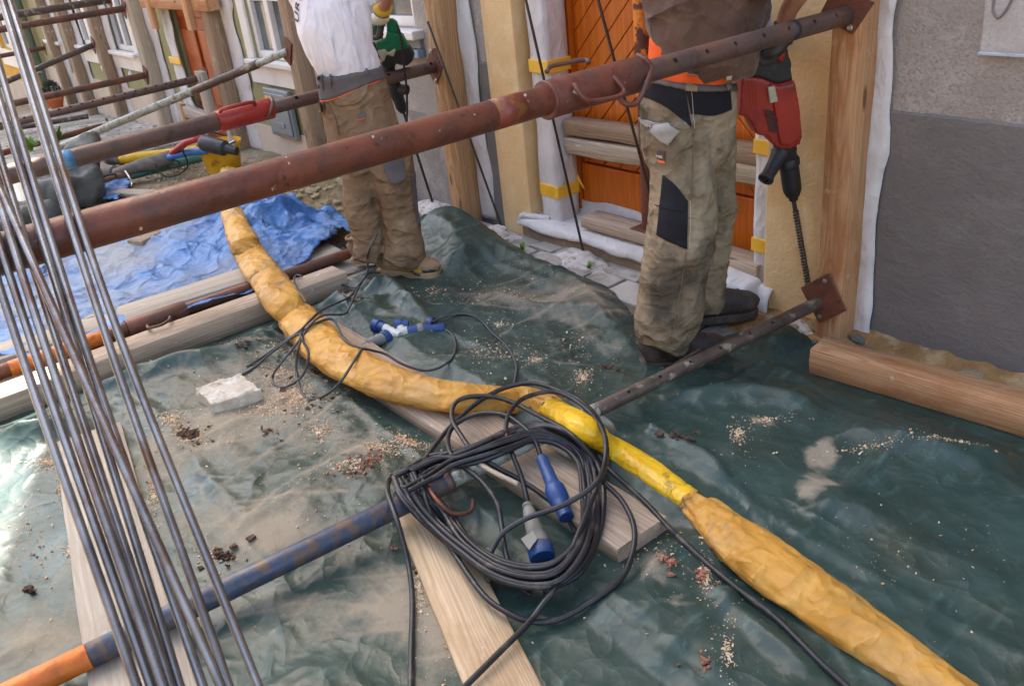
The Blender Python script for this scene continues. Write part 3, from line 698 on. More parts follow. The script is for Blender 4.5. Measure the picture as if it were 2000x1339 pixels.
# ================================================================== steel props
def paint(name, base, alt, rust, rust_lo, rust_hi, pale=None, metal=.15, rough=(.38, .6), rs=7):
    ly = [(base,), (alt, 5, .4, .68), (tuple(int(c * .78) for c in alt), 22, .5, .75), (rust, rs, rust_lo, rust_hi, (1, 1, 1), 7), (tuple(int(c * .6) for c in rust), 34, .62, .74)]
    if pale: ly.append((pale, 19, .665, .68, (1, 1, 1), 7))
    return pmat(name, ly, rough, bump=((60, .0016), (14, .0012)), metal=metal, spec=.5)
ST_RED = paint('red oxide paint', (124, 70, 50), (106, 56, 42), (80, 60, 54), .46, .64, (206, 196, 172))
ST_REDD = paint('worn red collar', (126, 70, 56), (108, 58, 46), (84, 60, 54), .46, .66, (206, 198, 178))
ST_RUST = paint('rusty steel', (112, 78, 64), (92, 68, 60), (132, 78, 52), .5, .7, None, .35, (.45, .65))
ST_BROWN = paint('brown rusted steel', (106, 84, 76), (92, 74, 68), (118, 82, 62), .5, .7, None, .3, (.45, .6))
ST_RUSTP = paint('bright rust plate', (120, 72, 50), (102, 60, 44), (88, 60, 50), .5, .72, None, .2, (.6, .8))
ST_COLL = paint('signal red collar', (164, 54, 44), (146, 44, 36), (96, 56, 46), .66, .8)
ST_BLUE = paint('blue paint rusting', (62, 75, 98), (52, 62, 82), (98, 78, 64), .46, .60, None, .15, (.4, .55), 26)
ST_ORAN = paint('orange paint', (214, 120, 44), (200, 104, 36), (150, 84, 44), .66, .8)
ST_ORANP = paint('flaking orange paint', (226, 138, 48), (216, 122, 40), (92, 46, 40), .56, .6, None, .1, (.4, .55), 11)
ST_WHITE = paint('chipped white paint', (166, 168, 156), (146, 148, 136), (112, 92, 74), .54, .62, None, .1, (.45, .6), 24)
ST_GREEN = paint('green paint', (78, 134, 116), (66, 118, 102), (110, 96, 78), .6, .75)
ST_BROWNP = paint('brown pipe with paint flecks', (96, 80, 70), (80, 66, 60), (150, 142, 120), .57, .64, None, .3, (.45, .65), 18)
ST_BAND = paint('sky blue band', (104, 158, 196), (90, 140, 180), (110, 96, 92), .58, .68, None, .1, (.45, .6), 14)
M_black = pmat('black rubber', [((38, 38, 42),), ((50, 50, 54), 6, .4, .7), ((74, 72, 70), 14, .62, .8)], (.42, .6), bump=((80, .0006),))
M_steel = pmat('bolt steel', [((186, 184, 176),), ((150, 146, 138), 20, .4, .7)], (.25, .4), metal=.9)
M_rod = pmat('drawn steel rod', [((156, 153, 150),), ((112, 107, 106), 8, .4, .66, (1, 1, .3)), ((120, 92, 74), 11, .52, .68, (1, 1, .4), 7)], (.20, .36), metal=.85, bump=((50, .0006),))
M_rod2 = pmat('dark anchor rod', [((66, 60, 54),), ((84, 74, 64), 10, .4, .7)], (.4, .6), metal=.7, bump=((120, .0008),))

def drilled(vf, mat, name, parent, holes, axis):
    """tube with real cross holes: holes are (centre, direction, radius)"""
    o = mobj(name, vf, mat)
    if holes:
        c = link(bpy.data.objects.new('cut', mkmesh('cut', *join(*[cyl(np.array(h[0]) - np.array(h[1]) * .2, np.array(h[0]) + np.array(h[1]) * .2, h[2], 14) for h in holes]))))
        bm = bmesh.new(); bm.from_mesh(c.data); bmesh.ops.recalc_face_normals(bm, faces=bm.faces); bm.to_mesh(c.data); bm.free()
        bm = bmesh.new(); bm.from_mesh(o.data); bmesh.ops.recalc_face_normals(bm, faces=bm.faces); bm.to_mesh(o.data); bm.free()
        md = o.modifiers.new('b', 'BOOLEAN'); md.operation = 'DIFFERENCE'; md.object = c; md.solver = 'EXACT'
        me = bake(o); o.modifiers.clear(); old = o.data; o.data = me; bpy.data.meshes.remove(old); bpy.data.objects.remove(c)
        if not me.materials: me.materials.append(mat)
    setparent(o, parent); return sharp(o, 40)
def along(a, b, t): return a + (b - a) * t
def prop(label, a, b, segs, group=None, plate=None, name='steel_prop', holes=None, cat='prop'):
    """segs: (part name, t0, t1, radius, material); a = wall end; holes: (seg index, list of t, radius, direction)"""
    a = np.asarray(a, float); b = np.asarray(b, float); t = thing(name, label, cat, tuple(a), group)
    for k, (nm, t0, t1, r, mt) in enumerate(segs):
        vf = cyl(along(a, b, t0), along(a, b, t1), r, 32, bev=.003)
        if holes and holes[0] == k:
            hd = np.asarray(holes[3], float); hd /= np.linalg.norm(hd)
            drilled(vf, mt, nm, t, [(along(a, b, q), hd, holes[2]) for q in holes[1]], None)
        else: sharp(mobj(nm, vf, mt, t), 40)
    return t
def boltplate(parent, poly3, nrm, thick, mat, bolts, hole=None):
    o = mobj('end_plate', extrude_poly(poly3, np.asarray(nrm) * thick), mat, parent); bevobj(o, .003, 2)
    for b in bolts:
        sharp(mobj('bolt', lathe(np.asarray(b) + np.asarray(nrm) * thick, nrm, [(0, .011), (.002, .011), (.003, .007), (.008, .0065), (.009, .004)], 10), M_steel, o), 40)
    return o

# -- the big red prop
XM, ZM = -1.683, 1.196
A = np.array([XM, 2.715, ZM]); B = np.array([XM, -1.2, ZM]); Lm = 2.715 + 1.2
ty = lambda y: (2.715 - y) / Lm
yS0 = XP(1062, 178, XM)[1]; yS1 = XP(1252, 125, XM)[1]
hol = [ty(XP(px, py, XM)[1]) for px, py in ((1304, 98), (1366, 81), (1422, 67), (1478, 53), (1527, 40), (1577, 27), (1620, 17))]
mp_ = prop('big red steel prop with a welded collar and chipped plaster spots', A, B, [('outer_tube', ty(yS0 + .02), 1, .036, ST_RED), ('collar', ty(yS1), ty(yS0), .047, ST_REDD), ('inner_tube', 0, ty(yS1 - .03), .030, ST_BROWN)], 'steel props braced across the street', holes=(2, hol, .0072, RT * .62 + np.array([0, 0, .30]) - FW * .7), name='steel_prop')
mobj('end_plate', extrude_poly([WL(px, py, 2.712) for px, py in ((1632, -32), (1706, 6), (1664, 68), (1600, 30))], (0, .008, 0)), ST_RUSTP, mp_); bevobj(mp_.children[-1], .003)
for px, py in ((1660, 54), (1640, -18)): sharp(mobj('bolt', lathe(WL(px, py, 2.712), (0, -1, 0), [(0, .011), (.002, .011), (.003, .007), (.009, .006)], 10), M_steel, mp_), 40)
yb = XP(1546, 46, XM)[1]; mobj('paint_band', cyl((XM, yb - .012, ZM), (XM, yb + .012, ZM), .0306, 32), M_black, mp_, True)
for yy in (yS0, ): mobj('weld_ring', tube([(XM + .0445 * math.cos(q), yy + .004, ZM + .0445 * math.sin(q)) for q in np.linspace(0, 2 * math.pi, 33)[:-1]], .0045, seg=8, closed=True), ST_REDD, mp_, True)
# painted marks: blue-yellow band
yb = XP(985, 195, XM)[1]; mobj('paint_band', cyl((XM, yb - .045, ZM), (XM, yb + .045, ZM), .0364, 32), paint('worn blue and ochre mark', (132, 64, 50), (112, 56, 44), (140, 94, 48), .52, .60, (58, 62, 92), .15, (.4, .6), 26), mp_, True)
# handles, bent round bar
def bent(name, pts, r, parent, mat): return mobj(name, tube(spline(pts, 6), r, seg=10), mat, parent, True)
xh = XM + .02
bent('handle', [XP(1122, 165, xh + .03), XP(1132, 182, xh + .05), XP(1150, 197, xh + .06), XP(1185, 194, xh + .06), XP(1212, 186, xh + .055), XP(1218, 176, xh + .05), XP(1205, 158, xh + .03), XP(1196, 150, xh + .015)], .0065, mp_, ST_REDD)
bent('locking_pin', [XP(1245, 108, xh - .02), XP(1262, 118, xh + .01), XP(1272, 134, xh + .02), XP(1264, 160, xh + .04), XP(1252, 188, xh + .045), XP(1240, 203, xh + .045), XP(1222, 203, xh + .04), XP(1208, 190, xh + .02), XP(1196, 172, xh - .0)], .0075, mp_, ST_REDD)
bent('handle', [XP(1068, 140, XM - .03), XP(1075, 130, XM - .05), XP(1100, 124, XM - .055), XP(1140, 117, XM - .05), XP(1150, 122, XM - .03)], .0065, mp_, ST_BROWN)

# -- the low blue prop in the foreground
A = WL(1600, 590, 2.71); Bl = G(240, 1248, .068); B = A + (Bl - A) * 1.30
def tpx(px, A=A, B=B):   # parameter along A-B whose picture has this x
    lo, hi = 0., 1.
    for _ in range(40):
        mid = (lo + hi) / 2
        if proj(along(A, B, mid))[0] > px: lo = mid
        else: hi = mid
    return lo
hol = [tpx(px) for px in (1502, 1458, 1400, 1342, 1283, 1222, 1014)]
lp = prop('long prop on the green tarp, blue outer tube with rusty perforated inner tube', A, B, [('inner_tube', 0, tpx(1165), .0245, ST_BROWNP), ('white_inner_tube', tpx(1165), tpx(850), .0246, ST_WHITE), ('outer_tube', tpx(872), tpx(175), .033, ST_BLUE), ('orange_end', tpx(175), 1, .0332, ST_ORAN)], 'steel props braced across the street', holes=(0, hol[:6], .0062, RT * .45 + np.array([0, 0, .75]) - FW * .4))
o = mobj('end_plate', extrude_poly([WL(px, py, 2.698) for px, py in ((1563, 562), (1617, 533), (1653, 607), (1599, 632))], (0, .009, 0)), ST_RUSTP, lp); bevobj(o, .003)
for px, py in ((1611, 549), (1601, 618)): sharp(mobj('bolt', lathe(WL(px, py, 2.698), (0, -1, 0), [(0, .010), (.002, .010), (.003, .006), (.008, .005)], 10), M_steel, lp), 40)
c0 = along(A, B, tpx(905)); c1 = along(A, B, tpx(860))
mobj('collar_ring', cyl(along(A, B, tpx(880)), along(A, B, tpx(866)), .0355, 28), ST_BROWN, lp, True)
bent('locking_pin', [G(838, 930, .12), G(836, 945, .13), G(845, 965, .14), G(862, 985, .13), G(880, 1001, .1), G(905, 1003, .08), G(921, 995, .06), G(924, 975, .06)], .006, lp, ST_RUST)
bent('tie_wire', [G(905, 885, .13), G(935, 905, .135), G(970, 925, .14), G(1012, 945, .13)], .0075, lp, WOODG)

# -- the prop with the signal red collar
XH = -4.146; A = np.array([XH, 2.715, .874]); Bl = XP(60, 330, XH); B = A + (Bl - A) * 1.5
hol = [tpx(758, A, B), tpx(579, A, B), tpx(840, A, B)]
hp = prop('brown steel prop with a bright red collar and sky blue band', A, B, [('inner_tube', 0, tpx(500, A, B), .032, ST_BROWN), ('collar', tpx(530, A, B), tpx(424, A, B), .050, ST_COLL), ('outer_tube', tpx(424, A, B), 1, .041, ST_BROWN)], 'steel props braced across the street', holes=(0, hol, .010, RT * .3 + np.array([0, 0, .5]) - FW * .8))
mobj('paint_band', cyl(along(A, B, tpx(142, A, B)), along(A, B, tpx(108, A, B)), .0414, 28), ST_BAND, hp, True)
o = mobj('end_plate', extrude_poly([WL(px, py, 2.71) for px, py in ((840, 96), (848, 94), (866, 124), (858, 152), (852, 164), (846, 160), (830, 128))], (0, .008, 0)), ST_RUSTP, hp); bevobj(o, .003)
for px, py in ((842, 101), (852, 158)): sharp(mobj('bolt', lathe(WL(px, py, 2.71), (0, -1, 0), [(0, .013), (.002, .013), (.003, .008), (.01, .007)], 10), M_steel, hp), 40)
bent('handle', [XP(430, 218, XH + .05), XP(440, 212, XH + .08), XP(490, 200, XH + .08), XP(498, 205, XH + .05)], .009, hp, ST_COLL)
bent('locking_pin', [XP(528, 190, XH + .02), XP(533, 200, XH + .07), XP(527, 222, XH + .07), XP(520, 228, XH + .03)], .009, hp, ST_RUST)

# -- the rusty prop on the ground beside the thick beam
XG = -4.085; A = np.array([XG, 2.60, .036]); B = np.array([XG, -.6, .062])
gp = prop('rusty prop lying between plank and thick beam with orange tail end', A, B, [('inner_tube', 0, tpx(352, A, B), .028, ST_RUST), ('collar', tpx(363, A, B), tpx(248, A, B), .043, ST_RUST), ('outer_tube', tpx(248, A, B), tpx(205, A, B), .034, ST_RUST), ('orange_end', tpx(205, A, B), tpx(18, A, B), .0342, ST_ORAN), ('tail_tube', tpx(18, A, B), 1, .034, ST_RUST)], 'steel props lying on the ground')
bent('handle', [G(288, 636, .10), G(292, 640, .13), G(315, 634, .13), G(330, 625, .13), G(332, 619, .10)], .007, gp, ST_RUST)

# -- the far props
def farprop(label, plate_px, left_px, r, mat, ext=1.35, level=True, lz=None, inner=None, holes=False, plate=True, Yp=2.715, group='steel props braced across the street'):
    A = WL(*plate_px, Yp); Bl = XP(left_px[0], left_px[1], A[0]) if lz is None else G(left_px[0], left_px[1], lz)
    if level: Bl = np.array([A[0], Bl[1], A[2] + (Bl[2] - A[2]) * .9])
    B = A + (Bl - A) * ext
    segs = [('tube', 0, 1, r, mat)] if inner is None else [('inner_tube', 0, inner[0], r, mat), ('rusty_tube', inner[0] - .02, inner[0] + .22, r * 1.2, ST_BROWNP), ('outer_tube', inner[0] + .219, 1, r * 1.2, inner[1])]
    t = prop(label, A, B, segs, group, holes=(0, [i / 24 for i in range(1, 23)], .009, RT * .2 + np.array([0, 0, .5]) - FW * .8) if holes else None)
    if plate: bevobj(mobj('end_plate', boxvf(A + np.array([0, -.006, 0]), (.1, .01, .17), Matrix.Rotation(R(30), 3, 'Y')), ST_RUSTP, t), .003)
    return t
farprop('upper thick prop high on the far post of the olive house', (215, 0), (12, 32), .034, ST_BROWNP)
farprop('high brown prop ending at the fleece draped post', (243, 17), (0, 58), .031, ST_RUST)
farprop('thin dark prop at the farthest post', (88, 94), (0, 110), .028, ST_RUST)
farprop('slanting speckled prop with its plate bolted to a short board', (183, 88), (0, 165), .030, ST_BROWNP, level=False)
farprop('plain brown prop at plinth height on the olive house', (285, 147), (25, 203), .031, ST_RUST)
farprop('perforated brown prop ending at the shored brown door', (402, 150), (33, 240), .030, ST_BROWN, holes=True)
gpx = farprop('pale chipped prop slanting down from the olive house corner', (563, 100), (110, 290), .026, ST_WHITE, level=False, lz=.05, inner=(.12, ST_WHITE), holes=False, ext=1.02)
def groundprop(label, p, q, r, mat, extra=None):
    A = G(p[0], p[1], r + float(ground_z(np.array(G(*p)[0])))); B = G(q[0], q[1], r + float(ground_z(np.array(G(*q)[0]))))
    t = prop(label, A, B, [('tube', 0, 1, r, mat)] + (extra or []), 'steel props lying on the ground'); return t
groundprop('greenish rusty tube on the far setts', (172, 227), (20, 252), .03, ST_BROWNP)
groundprop('dark rusted tube on the far setts', (200, 246), (90, 276), .03, ST_RUST)
groundprop('reddish tube end among the weeds', (76, 279), (0, 300), .032, ST_RED)
t_ = groundprop('green tube with rusty sleeve lying by the blue tarp', (398, 306), (172, 364), .034, ST_GREEN, [('sleeve', .66, .98, .045, ST_RUST)])
bent('handle', [G(201, 352, .10), G(203, 345, .12), G(224, 340, .12), G(226, 346, .10)], .008, t_, M_black)
bent('loop_handle', [G(245, 334, .1), G(252, 345, .08), G(258, 358, .04), G(257, 364, .03)], .007, t_, M_steel)

# -- upright prop in the doorway
up = thing('upright_prop', 'upright orange and red prop standing before the orange door', 'prop', (-2.775, 2.90, .17))
sharp(mobj('tube', cyl((-2.775, 2.905, .178), (-2.775, 2.905, .80), .031, 28), ST_RED, up), 40)
sharp(mobj('upper_tube', cyl((-2.775, 2.905, .80), (-2.775, 2.905, 2.2), .036, 28), ST_ORANP, up), 40)
bevobj(mobj('base_plate', boxvf((-2.775, 2.905, .174), (.14, .115, .008)), ST_RUSTP, up), .002)

# -- thin anchor rods stuck in the ground
def anchor(label, top, bot, Y, zb, ext=1.6, r=.0065):
    b = WL(bot[0], bot[1], Y[1]); t = WL(top[0], top[1], Y[0]); d = t - b; tt = b + d * ext; b2 = b - d / np.linalg.norm(d) * .06
    o = tag(mobj('anchor_rod', tube([b2, b, along(b, tt, .5), tt], r, seg=10), M_rod2, None, True), label, 'rod', 'anchor rods leaning at the wall'); return o
anchor('thin anchor rod leaning before the left wrapped door post', (1027, 0), (1140, 495), (2.60, 2.77), 0)
anchor('thin anchor rod leaning against the upright door prop', (1168, 0), (1284, 430), (2.62, 2.79), 0)
anchor('thin anchor rod standing between knotty post and ochre pilaster', (835, 42), (980, 443), (2.66, 2.79), 0, 1.0)

# -- the sheaf of steel rods at the left
rods = [((-170, 0), (12, 600), (267, 1339)), ((-150, 0), (39, 600), (295, 1339)), ((-120, 0), (64, 600), (318, 1339)), ((-92, 0), (90, 600), (333, 1339)), ((-60, 0), (123, 600), (351, 1339)),
        ((-165, 0), (103, 600), (432, 1339)), ((-40, 0), (141, 600), (396, 1339)), ((4, 0), (189, 600), (447, 1339)), ((18, 0), (213, 600), (504, 1339))]
for i, (p0, p1, p2) in enumerate(rods):
    best = None
    for yy_ in np.linspace(300, 600, 61):          # where the rod crosses the big prop
        xx_ = p0[0] + (p1[0] - p0[0]) * yy_ / 600.; Q = XP(xx_, yy_, XM)
        if best is None or abs(Q[2] - ZM) < best[0]: best = (abs(Q[2] - ZM), (Q - CAM) @ FW, yy_)
    off = best[1] - .058 - 1.0 / (.833 - (.25 / 1339) * (1339 - best[2])) - (.018 if i in (5, 2) else .0)
    def dep(y): return 1.0 / (.833 - (.25 / 1339) * (1339 - y)) + off
    sag = .0
    q0 = DP(p0[0], p0[1], dep(p0[1])); q2 = DP(p2[0], p2[1], dep(p2[1])); q1 = DP(p1[0], p1[1], dep(p1[1]))
    d_up = (q0 - q1) / np.linalg.norm(q0 - q1); d_dn = (q2 - q1) / np.linalg.norm(q2 - q1)
    q_top = q0 + d_up * .9
    tlen = (q2[2] - .0) / -d_dn[2]; q_b = q2 + d_dn * tlen
    tag(mobj('steel_rod', tube(spline([q_top, q0, q1, q2, q_b], 10), .0068, seg=12), M_rod, None, True), 'thin steel rod in the loose sheaf laid over the big red prop', 'rod', 'sheaf of steel rods')

# ================================================================== tarps
def pxpoly(pts): return [tuple(G(*p)[:2]) for p in pts]
def ridge(X, Y, pts, h, wd, sharpness=1.0):
    """fold: height along a polyline on the ground"""
    Z = np.zeros_like(X); P = np.asarray(pts, float)
    best = np.full(X.shape, 1e9); tt = np.zeros_like(X)
    for i in range(len(P) - 1):
        a = P[i]; d = P[i + 1] - a; L2 = d @ d; t = np.clip(((X - a[0]) * d[0] + (Y - a[1]) * d[1]) / L2, 0, 1)
        q = np.hypot(X - a[0] - t * d[0], Y - a[1] - t * d[1]); sel = q < best; best = np.where(sel, q, best); tt = np.where(sel, (i + t) / (len(P) - 1), tt)
    env = np.clip(np.sin(np.pi * np.clip(tt, .02, .98)) * 1.6, 0, 1)
    return h * env * np.exp(-(best / wd) ** (1 + sharpness))
def gridsheet(poly, res, zfun, dirtfun, name, mat, smooth=True, edge_noise=.01):
    P = np.asarray(poly); x0, y0 = P.min(0) - .02; x1, y1 = P.max(0) + .02
    nx = int((x1 - x0) / res) + 1; ny = int((y1 - y0) / res) + 1
    X, Y = np.meshgrid(np.linspace(x0, x1, nx), np.linspace(y0, y1, ny), indexing='ij')
    en = edge_noise
    Xn = X + en * vnoise(np.stack([X * 6, Y * 6, X * 0], -1)) + en * .4 * vnoise(np.stack([X * 17, Y * 17, X * 0 + 3], -1)); Yn = Y + en * vnoise(np.stack([X * 6, Y * 6, X * 0 + 7], -1))
    ins = inpoly(Xn, Yn, P)
    Z = zfun(X, Y); D = dirtfun(X, Y)
    idx = -np.ones(X.shape, int); cell = ins[:-1, :-1] & ins[1:, :-1] & ins[1:, 1:] & ins[:-1, 1:]
    use = np.zeros(X.shape, bool); use[:-1, :-1] |= cell; use[1:, :-1] |= cell; use[1:, 1:] |= cell; use[:-1, 1:] |= cell
    idx[use] = np.arange(use.sum()); V = np.stack([X[use], Y[use], Z[use]], -1)
    ii, jj = np.nonzero(cell); Fc = np.stack([idx[ii, jj], idx[ii + 1, jj], idx[ii + 1, jj + 1], idx[ii, jj + 1]], -1)
    me = bpy.data.meshes.new(name); me.from_pydata(V.tolist(), [], Fc.tolist()); me.materials.append(mat)
    at = me.attributes.new('dirt', 'FLOAT', 'POINT'); at.data.foreach_set('value', D[use].astype(np.float32))
    setsmooth(me); me.update()
    o = link(bpy.data.objects.new(name, me)); md = o.modifiers.new('t', 'SOLIDIFY'); md.thickness = .003; md.offset = -1
    return o
def blob(X, Y, px, py, rx, ry, ang=0.0):
    """soft dirt patch round a pixel of the photograph; radii in metres"""
    c = G(px, py); ca, sa = math.cos(ang), math.sin(ang); dx = X - c[0]; dy = Y - c[1]
    return np.exp(-(((dx * ca + dy * sa) / rx) ** 2 + ((-dx * sa + dy * ca) / ry) ** 2))
def foldnoise(X, Y, s, ang, ax, seed=0):
    ca, sa = math.cos(ang), math.sin(ang); u = X * ca + Y * sa; v = -X * sa + Y * ca
    wob = .25 * vnoise(np.stack([X * 1.7, Y * 1.7, X * 0 + seed], -1))
    return np.maximum(0, ridged(np.stack([u * s / ax, (v + wob) * s, X * 0 + seed], -1), 2) - .35)

def cloth_mat(name, base, alt, dark, dust, rough, spec=.5, bump=((3.1, .012, (1, 1.4, 1), 'cr'), (7.5, .006, (1, 1, 1), 'cr'), (19, .0018, (1, 1, 1), 'cr'), (300, .0004))):
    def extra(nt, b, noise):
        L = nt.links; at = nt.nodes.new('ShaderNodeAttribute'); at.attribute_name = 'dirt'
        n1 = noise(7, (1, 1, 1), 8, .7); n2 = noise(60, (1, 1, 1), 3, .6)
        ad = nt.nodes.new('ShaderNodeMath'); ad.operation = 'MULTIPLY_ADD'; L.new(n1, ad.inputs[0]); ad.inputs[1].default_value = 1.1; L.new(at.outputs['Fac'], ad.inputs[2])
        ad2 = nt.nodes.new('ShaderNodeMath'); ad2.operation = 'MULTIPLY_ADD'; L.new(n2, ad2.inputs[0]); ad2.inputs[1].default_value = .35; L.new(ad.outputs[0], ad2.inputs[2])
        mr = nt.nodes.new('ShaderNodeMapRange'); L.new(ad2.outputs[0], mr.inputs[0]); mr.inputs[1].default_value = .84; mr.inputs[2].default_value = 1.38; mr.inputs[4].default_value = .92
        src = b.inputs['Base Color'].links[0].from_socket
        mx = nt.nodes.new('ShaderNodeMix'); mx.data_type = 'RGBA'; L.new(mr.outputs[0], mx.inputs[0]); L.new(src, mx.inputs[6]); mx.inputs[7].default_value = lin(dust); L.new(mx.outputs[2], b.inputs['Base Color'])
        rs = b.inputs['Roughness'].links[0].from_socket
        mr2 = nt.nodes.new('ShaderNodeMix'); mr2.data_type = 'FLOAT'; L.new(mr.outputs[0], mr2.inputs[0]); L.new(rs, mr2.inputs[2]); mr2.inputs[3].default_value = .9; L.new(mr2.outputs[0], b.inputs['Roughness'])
    return pmat(name, [(base,), (alt, 3.5, .42, .68), (dark, 2.2, .52, .75, (1, 1.7, 1)), (tuple(min(255, int(c * 1.25) + 6) for c in alt), 26, .58, .78, (1, .25, 1), 6)], rough, bump=bump, spec=spec, rscale=5, extra=extra)
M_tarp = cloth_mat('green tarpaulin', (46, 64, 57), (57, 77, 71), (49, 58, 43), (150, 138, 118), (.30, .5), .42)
M_blue = cloth_mat('blue tarpaulin', (56, 106, 166), (84, 130, 182), (44, 88, 144), (156, 158, 158), (.4, .6), .45, ((2.4, .08, (1, 1, 1), 'cr'), (6, .03, (1, 1, 1), 'cr'), (18, .006, (1, 1, 1), 'cr')))
M_greytarp = cloth_mat('dark grey groundsheet', (72, 74, 72), (88, 90, 86), (58, 60, 58), (128, 120, 108), (.5, .65), .4)

GP = pxpoly([(832, 437), (880, 440), (935, 462), (1000, 500), (1062, 528), (1130, 556), (1190, 582), (1225, 620), (1250, 655), (1300, 690), (1360, 690), (1420, 668), (1500, 655), (1600, 672), (1660, 700)]) + [(-1.3, 2.66), (.6, 2.75), (.6, -1.3), (-3.9, -.9), (-4.0, .2), (-3.93, .6), (-3.86, 1.68), (-3.78, 1.80)] + pxpoly([(712, 545), (735, 530), (760, 500), (800, 465)])
def gz(X, Y):
    q = np.stack([X, Y, X * 0], -1)
    Z = .008 + .006 * fbm(q * 5, 3)
    Z = Z + .012 * foldnoise(X, Y, 2.6, R(20), 4.0, 1) * np.clip((X + 3.4) / .5, .25, 1)
    Z = Z + .009 * foldnoise(X, Y, 4.3, R(-35), 3.6, 5)
    def fline(a, b, c, h, wd): return h * np.clip(1 - np.abs(a * X + b * Y - c) / wd, 0, 1)
    for c in np.arange(-3.5, .6, .62): Z = Z + fline(1, .03, c, .010, .035)
    for c in np.arange(-.7, 2.6, .58): Z = Z + fline(.05, 1, c, .009, .035)
    Z = Z + .003 * ridged(q * 8, 2) + .036 * crease(X, Y, 1.6, 8, 21, 1.2) + .014 * crease(X, Y, 5, 9, 22, 2.2) + .005 * crease(X, Y, 11, 10, 23, 4)
    # named folds seen in the photograph
    F = lambda pts, h, wd, s=.6: ridge(X, Y, [G(*p)[:2] for p in pts], h * 1.25, wd, s)
    Z = Z + F([(845, 448), (900, 470), (1000, 520), (1120, 575), (1230, 660)], .05, .09)
    Z = Z + F([(830, 450), (870, 480), (905, 520), (930, 545)], .085, .15)
    Z = Z + F([(700, 600), (760, 575), (790, 600), (840, 640)], .05, .045) + F([(640, 590), (700, 625), (770, 600)], .04, .05)
    Z = Z + F([(120, 790), (260, 750), (400, 720), (540, 670)], .045, .06) + F([(0, 870), (120, 850), (230, 850)], .05, .05)
    Z = Z + F([(1245, 850), (1310, 890), (1370, 925), (1440, 985)], .03, .03) + F([(1280, 800), (1450, 790), (1620, 830)], .03, .06)
    Z = Z + F([(1490, 690), (1600, 690), (1640, 720)], .06, .08) + F([(1100, 600), (1200, 660), (1240, 720)], .03, .06)
    Z = Z + F([(940, 590), (1040, 620), (1180, 640)], .035, .06) + F([(1370, 1130), (1470, 1240), (1600, 1350)], .02, .03)
    Z = Z + F([(1600, 860), (1800, 900), (2000, 930)], .03, .07) + F([(1500, 940), (1750, 1060), (2000, 1180)], .02, .06)
    # pressed flat under the timbers and hose
    def flat(x0, x1, y0, y1):
        dx = np.maximum(np.maximum(x0 - X, X - x1), 0); dy = np.maximum(np.maximum(y0 - Y, Y - y1), 0); return np.clip(np.hypot(dx, dy) / .10, 0, 1)
    k = flat(-3.48, -1.36, 1.26, 1.48) * flat(-3.86, -3.69, -1, 1.76) * flat(-1.7, .7, 2.46, 2.75) * flat(-1.95, -.7, .55, 1.05) * flat(-3.3, -1.7, .0, .5)
    Z = .004 + (Z - .004) * (.12 + .88 * k)
    Z = np.where(Y > 2.75, .01, Z)
    return np.maximum(Z, .002)
def gd(X, Y):
    D = np.zeros_like(X) - .17 + .22 * fbm(np.stack([X * 1.1, Y * 1.1, X * 0], -1), 3)
    for (px, py, rx, ry, a, s) in ((500, 780, .5, .45, 0, .75), (700, 880, .3, .2, .3, .3), (330, 900, .28, .3, 0, .42), (540, 1060, .34, .13, .7, .6), (430, 1010, .2, .12, .7, .4), (1010, 590, .3, .2, .2, .55), (1150, 620, .2, .16, 0, .4), (1130, 700, .25, .15, 0, .25),
                            (870, 1250, .25, .2, 0, .6), (800, 1150, .18, .15, 0, .5), (880, 960, .15, .1, 0, .3), (100, 1180, .3, .3, 0, .25), (60, 1260, .2, .15, 0, .4), (1290, 1120, .12, .06, 0, .4),
                            (560, 1190, .25, .06, .7, .5), (860, 560, .14, .1, 0, .3), (700, 640, .16, .08, 0, .3), (230, 1270, .3, .1, .7, .3), (1330, 1270, .2, .08, 0, .25), (480, 680, .3, .05, 1.2, .3)):
        D = D + s * blob(X, Y, px, py, rx, ry, a)
    def streak(p, q, wd, s):
        a = G(*p)[:2]; b = G(*q)[:2]; d = b - a; t = np.clip(((X - a[0]) * d[0] + (Y - a[1]) * d[1]) / (d @ d), 0, 1)
        Xw = X + .035 * fbm(np.stack([X * 11, Y * 11, X * 0], -1), 3); Yw = Y + .035 * fbm(np.stack([X * 11, Y * 11, X * 0 + 5], -1), 3); k = .75 + .6 * fbm(np.stack([X * 16, Y * 16, X * 0 + 9], -1), 3)
        return .72 * s * k * np.exp(-((np.hypot(Xw - a[0] - t * d[0], Yw - a[1] - t * d[1])) / (wd * 1.5)) ** 2)
    for p, q, wd, s in (((1612, 880), (1580, 1000), .032, 2.3), ((1400, 840), (1480, 860), .04, .6), ((1480, 850), (1600, 880), .018, .6), ((1560, 1010), (1700, 1110), .012, .7), ((1850, 940), (1900, 980), .03, .6), ((1430, 1340), (1450, 1260), .02, .7), ((1270, 1110), (1340, 1180), .05, .6), ((520, 1050), (640, 990), .06, .5), ((620, 960), (720, 900), .06, .45), ((380, 1160), (600, 1050), .03, .5), ((1040, 610), (1130, 590), .07, .5), ((870, 590), (960, 600), .05, .5), ((860, 1180), (880, 1330), .05, .5), ((0, 930), (90, 905), .03, .7), ((1100, 640), (1200, 700), .03, .4), ((640, 1230), (760, 1180), .025, .45)): D = D + streak(p, q, wd, s)
    D = D + .34 * crease_lines(X, Y, 1.6, 8, 21, .010, 1.2) + .20 * crease_lines(X, Y, 5, 9, 22, .008, 2.2)  # fold lines: wear and crease highlights, both put into the colour
    # dust thins out to the right where the sheet is clean and shiny
    return D - .22 * np.clip((X + 1.9) / .8, 0, 1) - .1
gt = gridsheet(GP, .009, gz, gd, 'green_tarp', M_tarp)
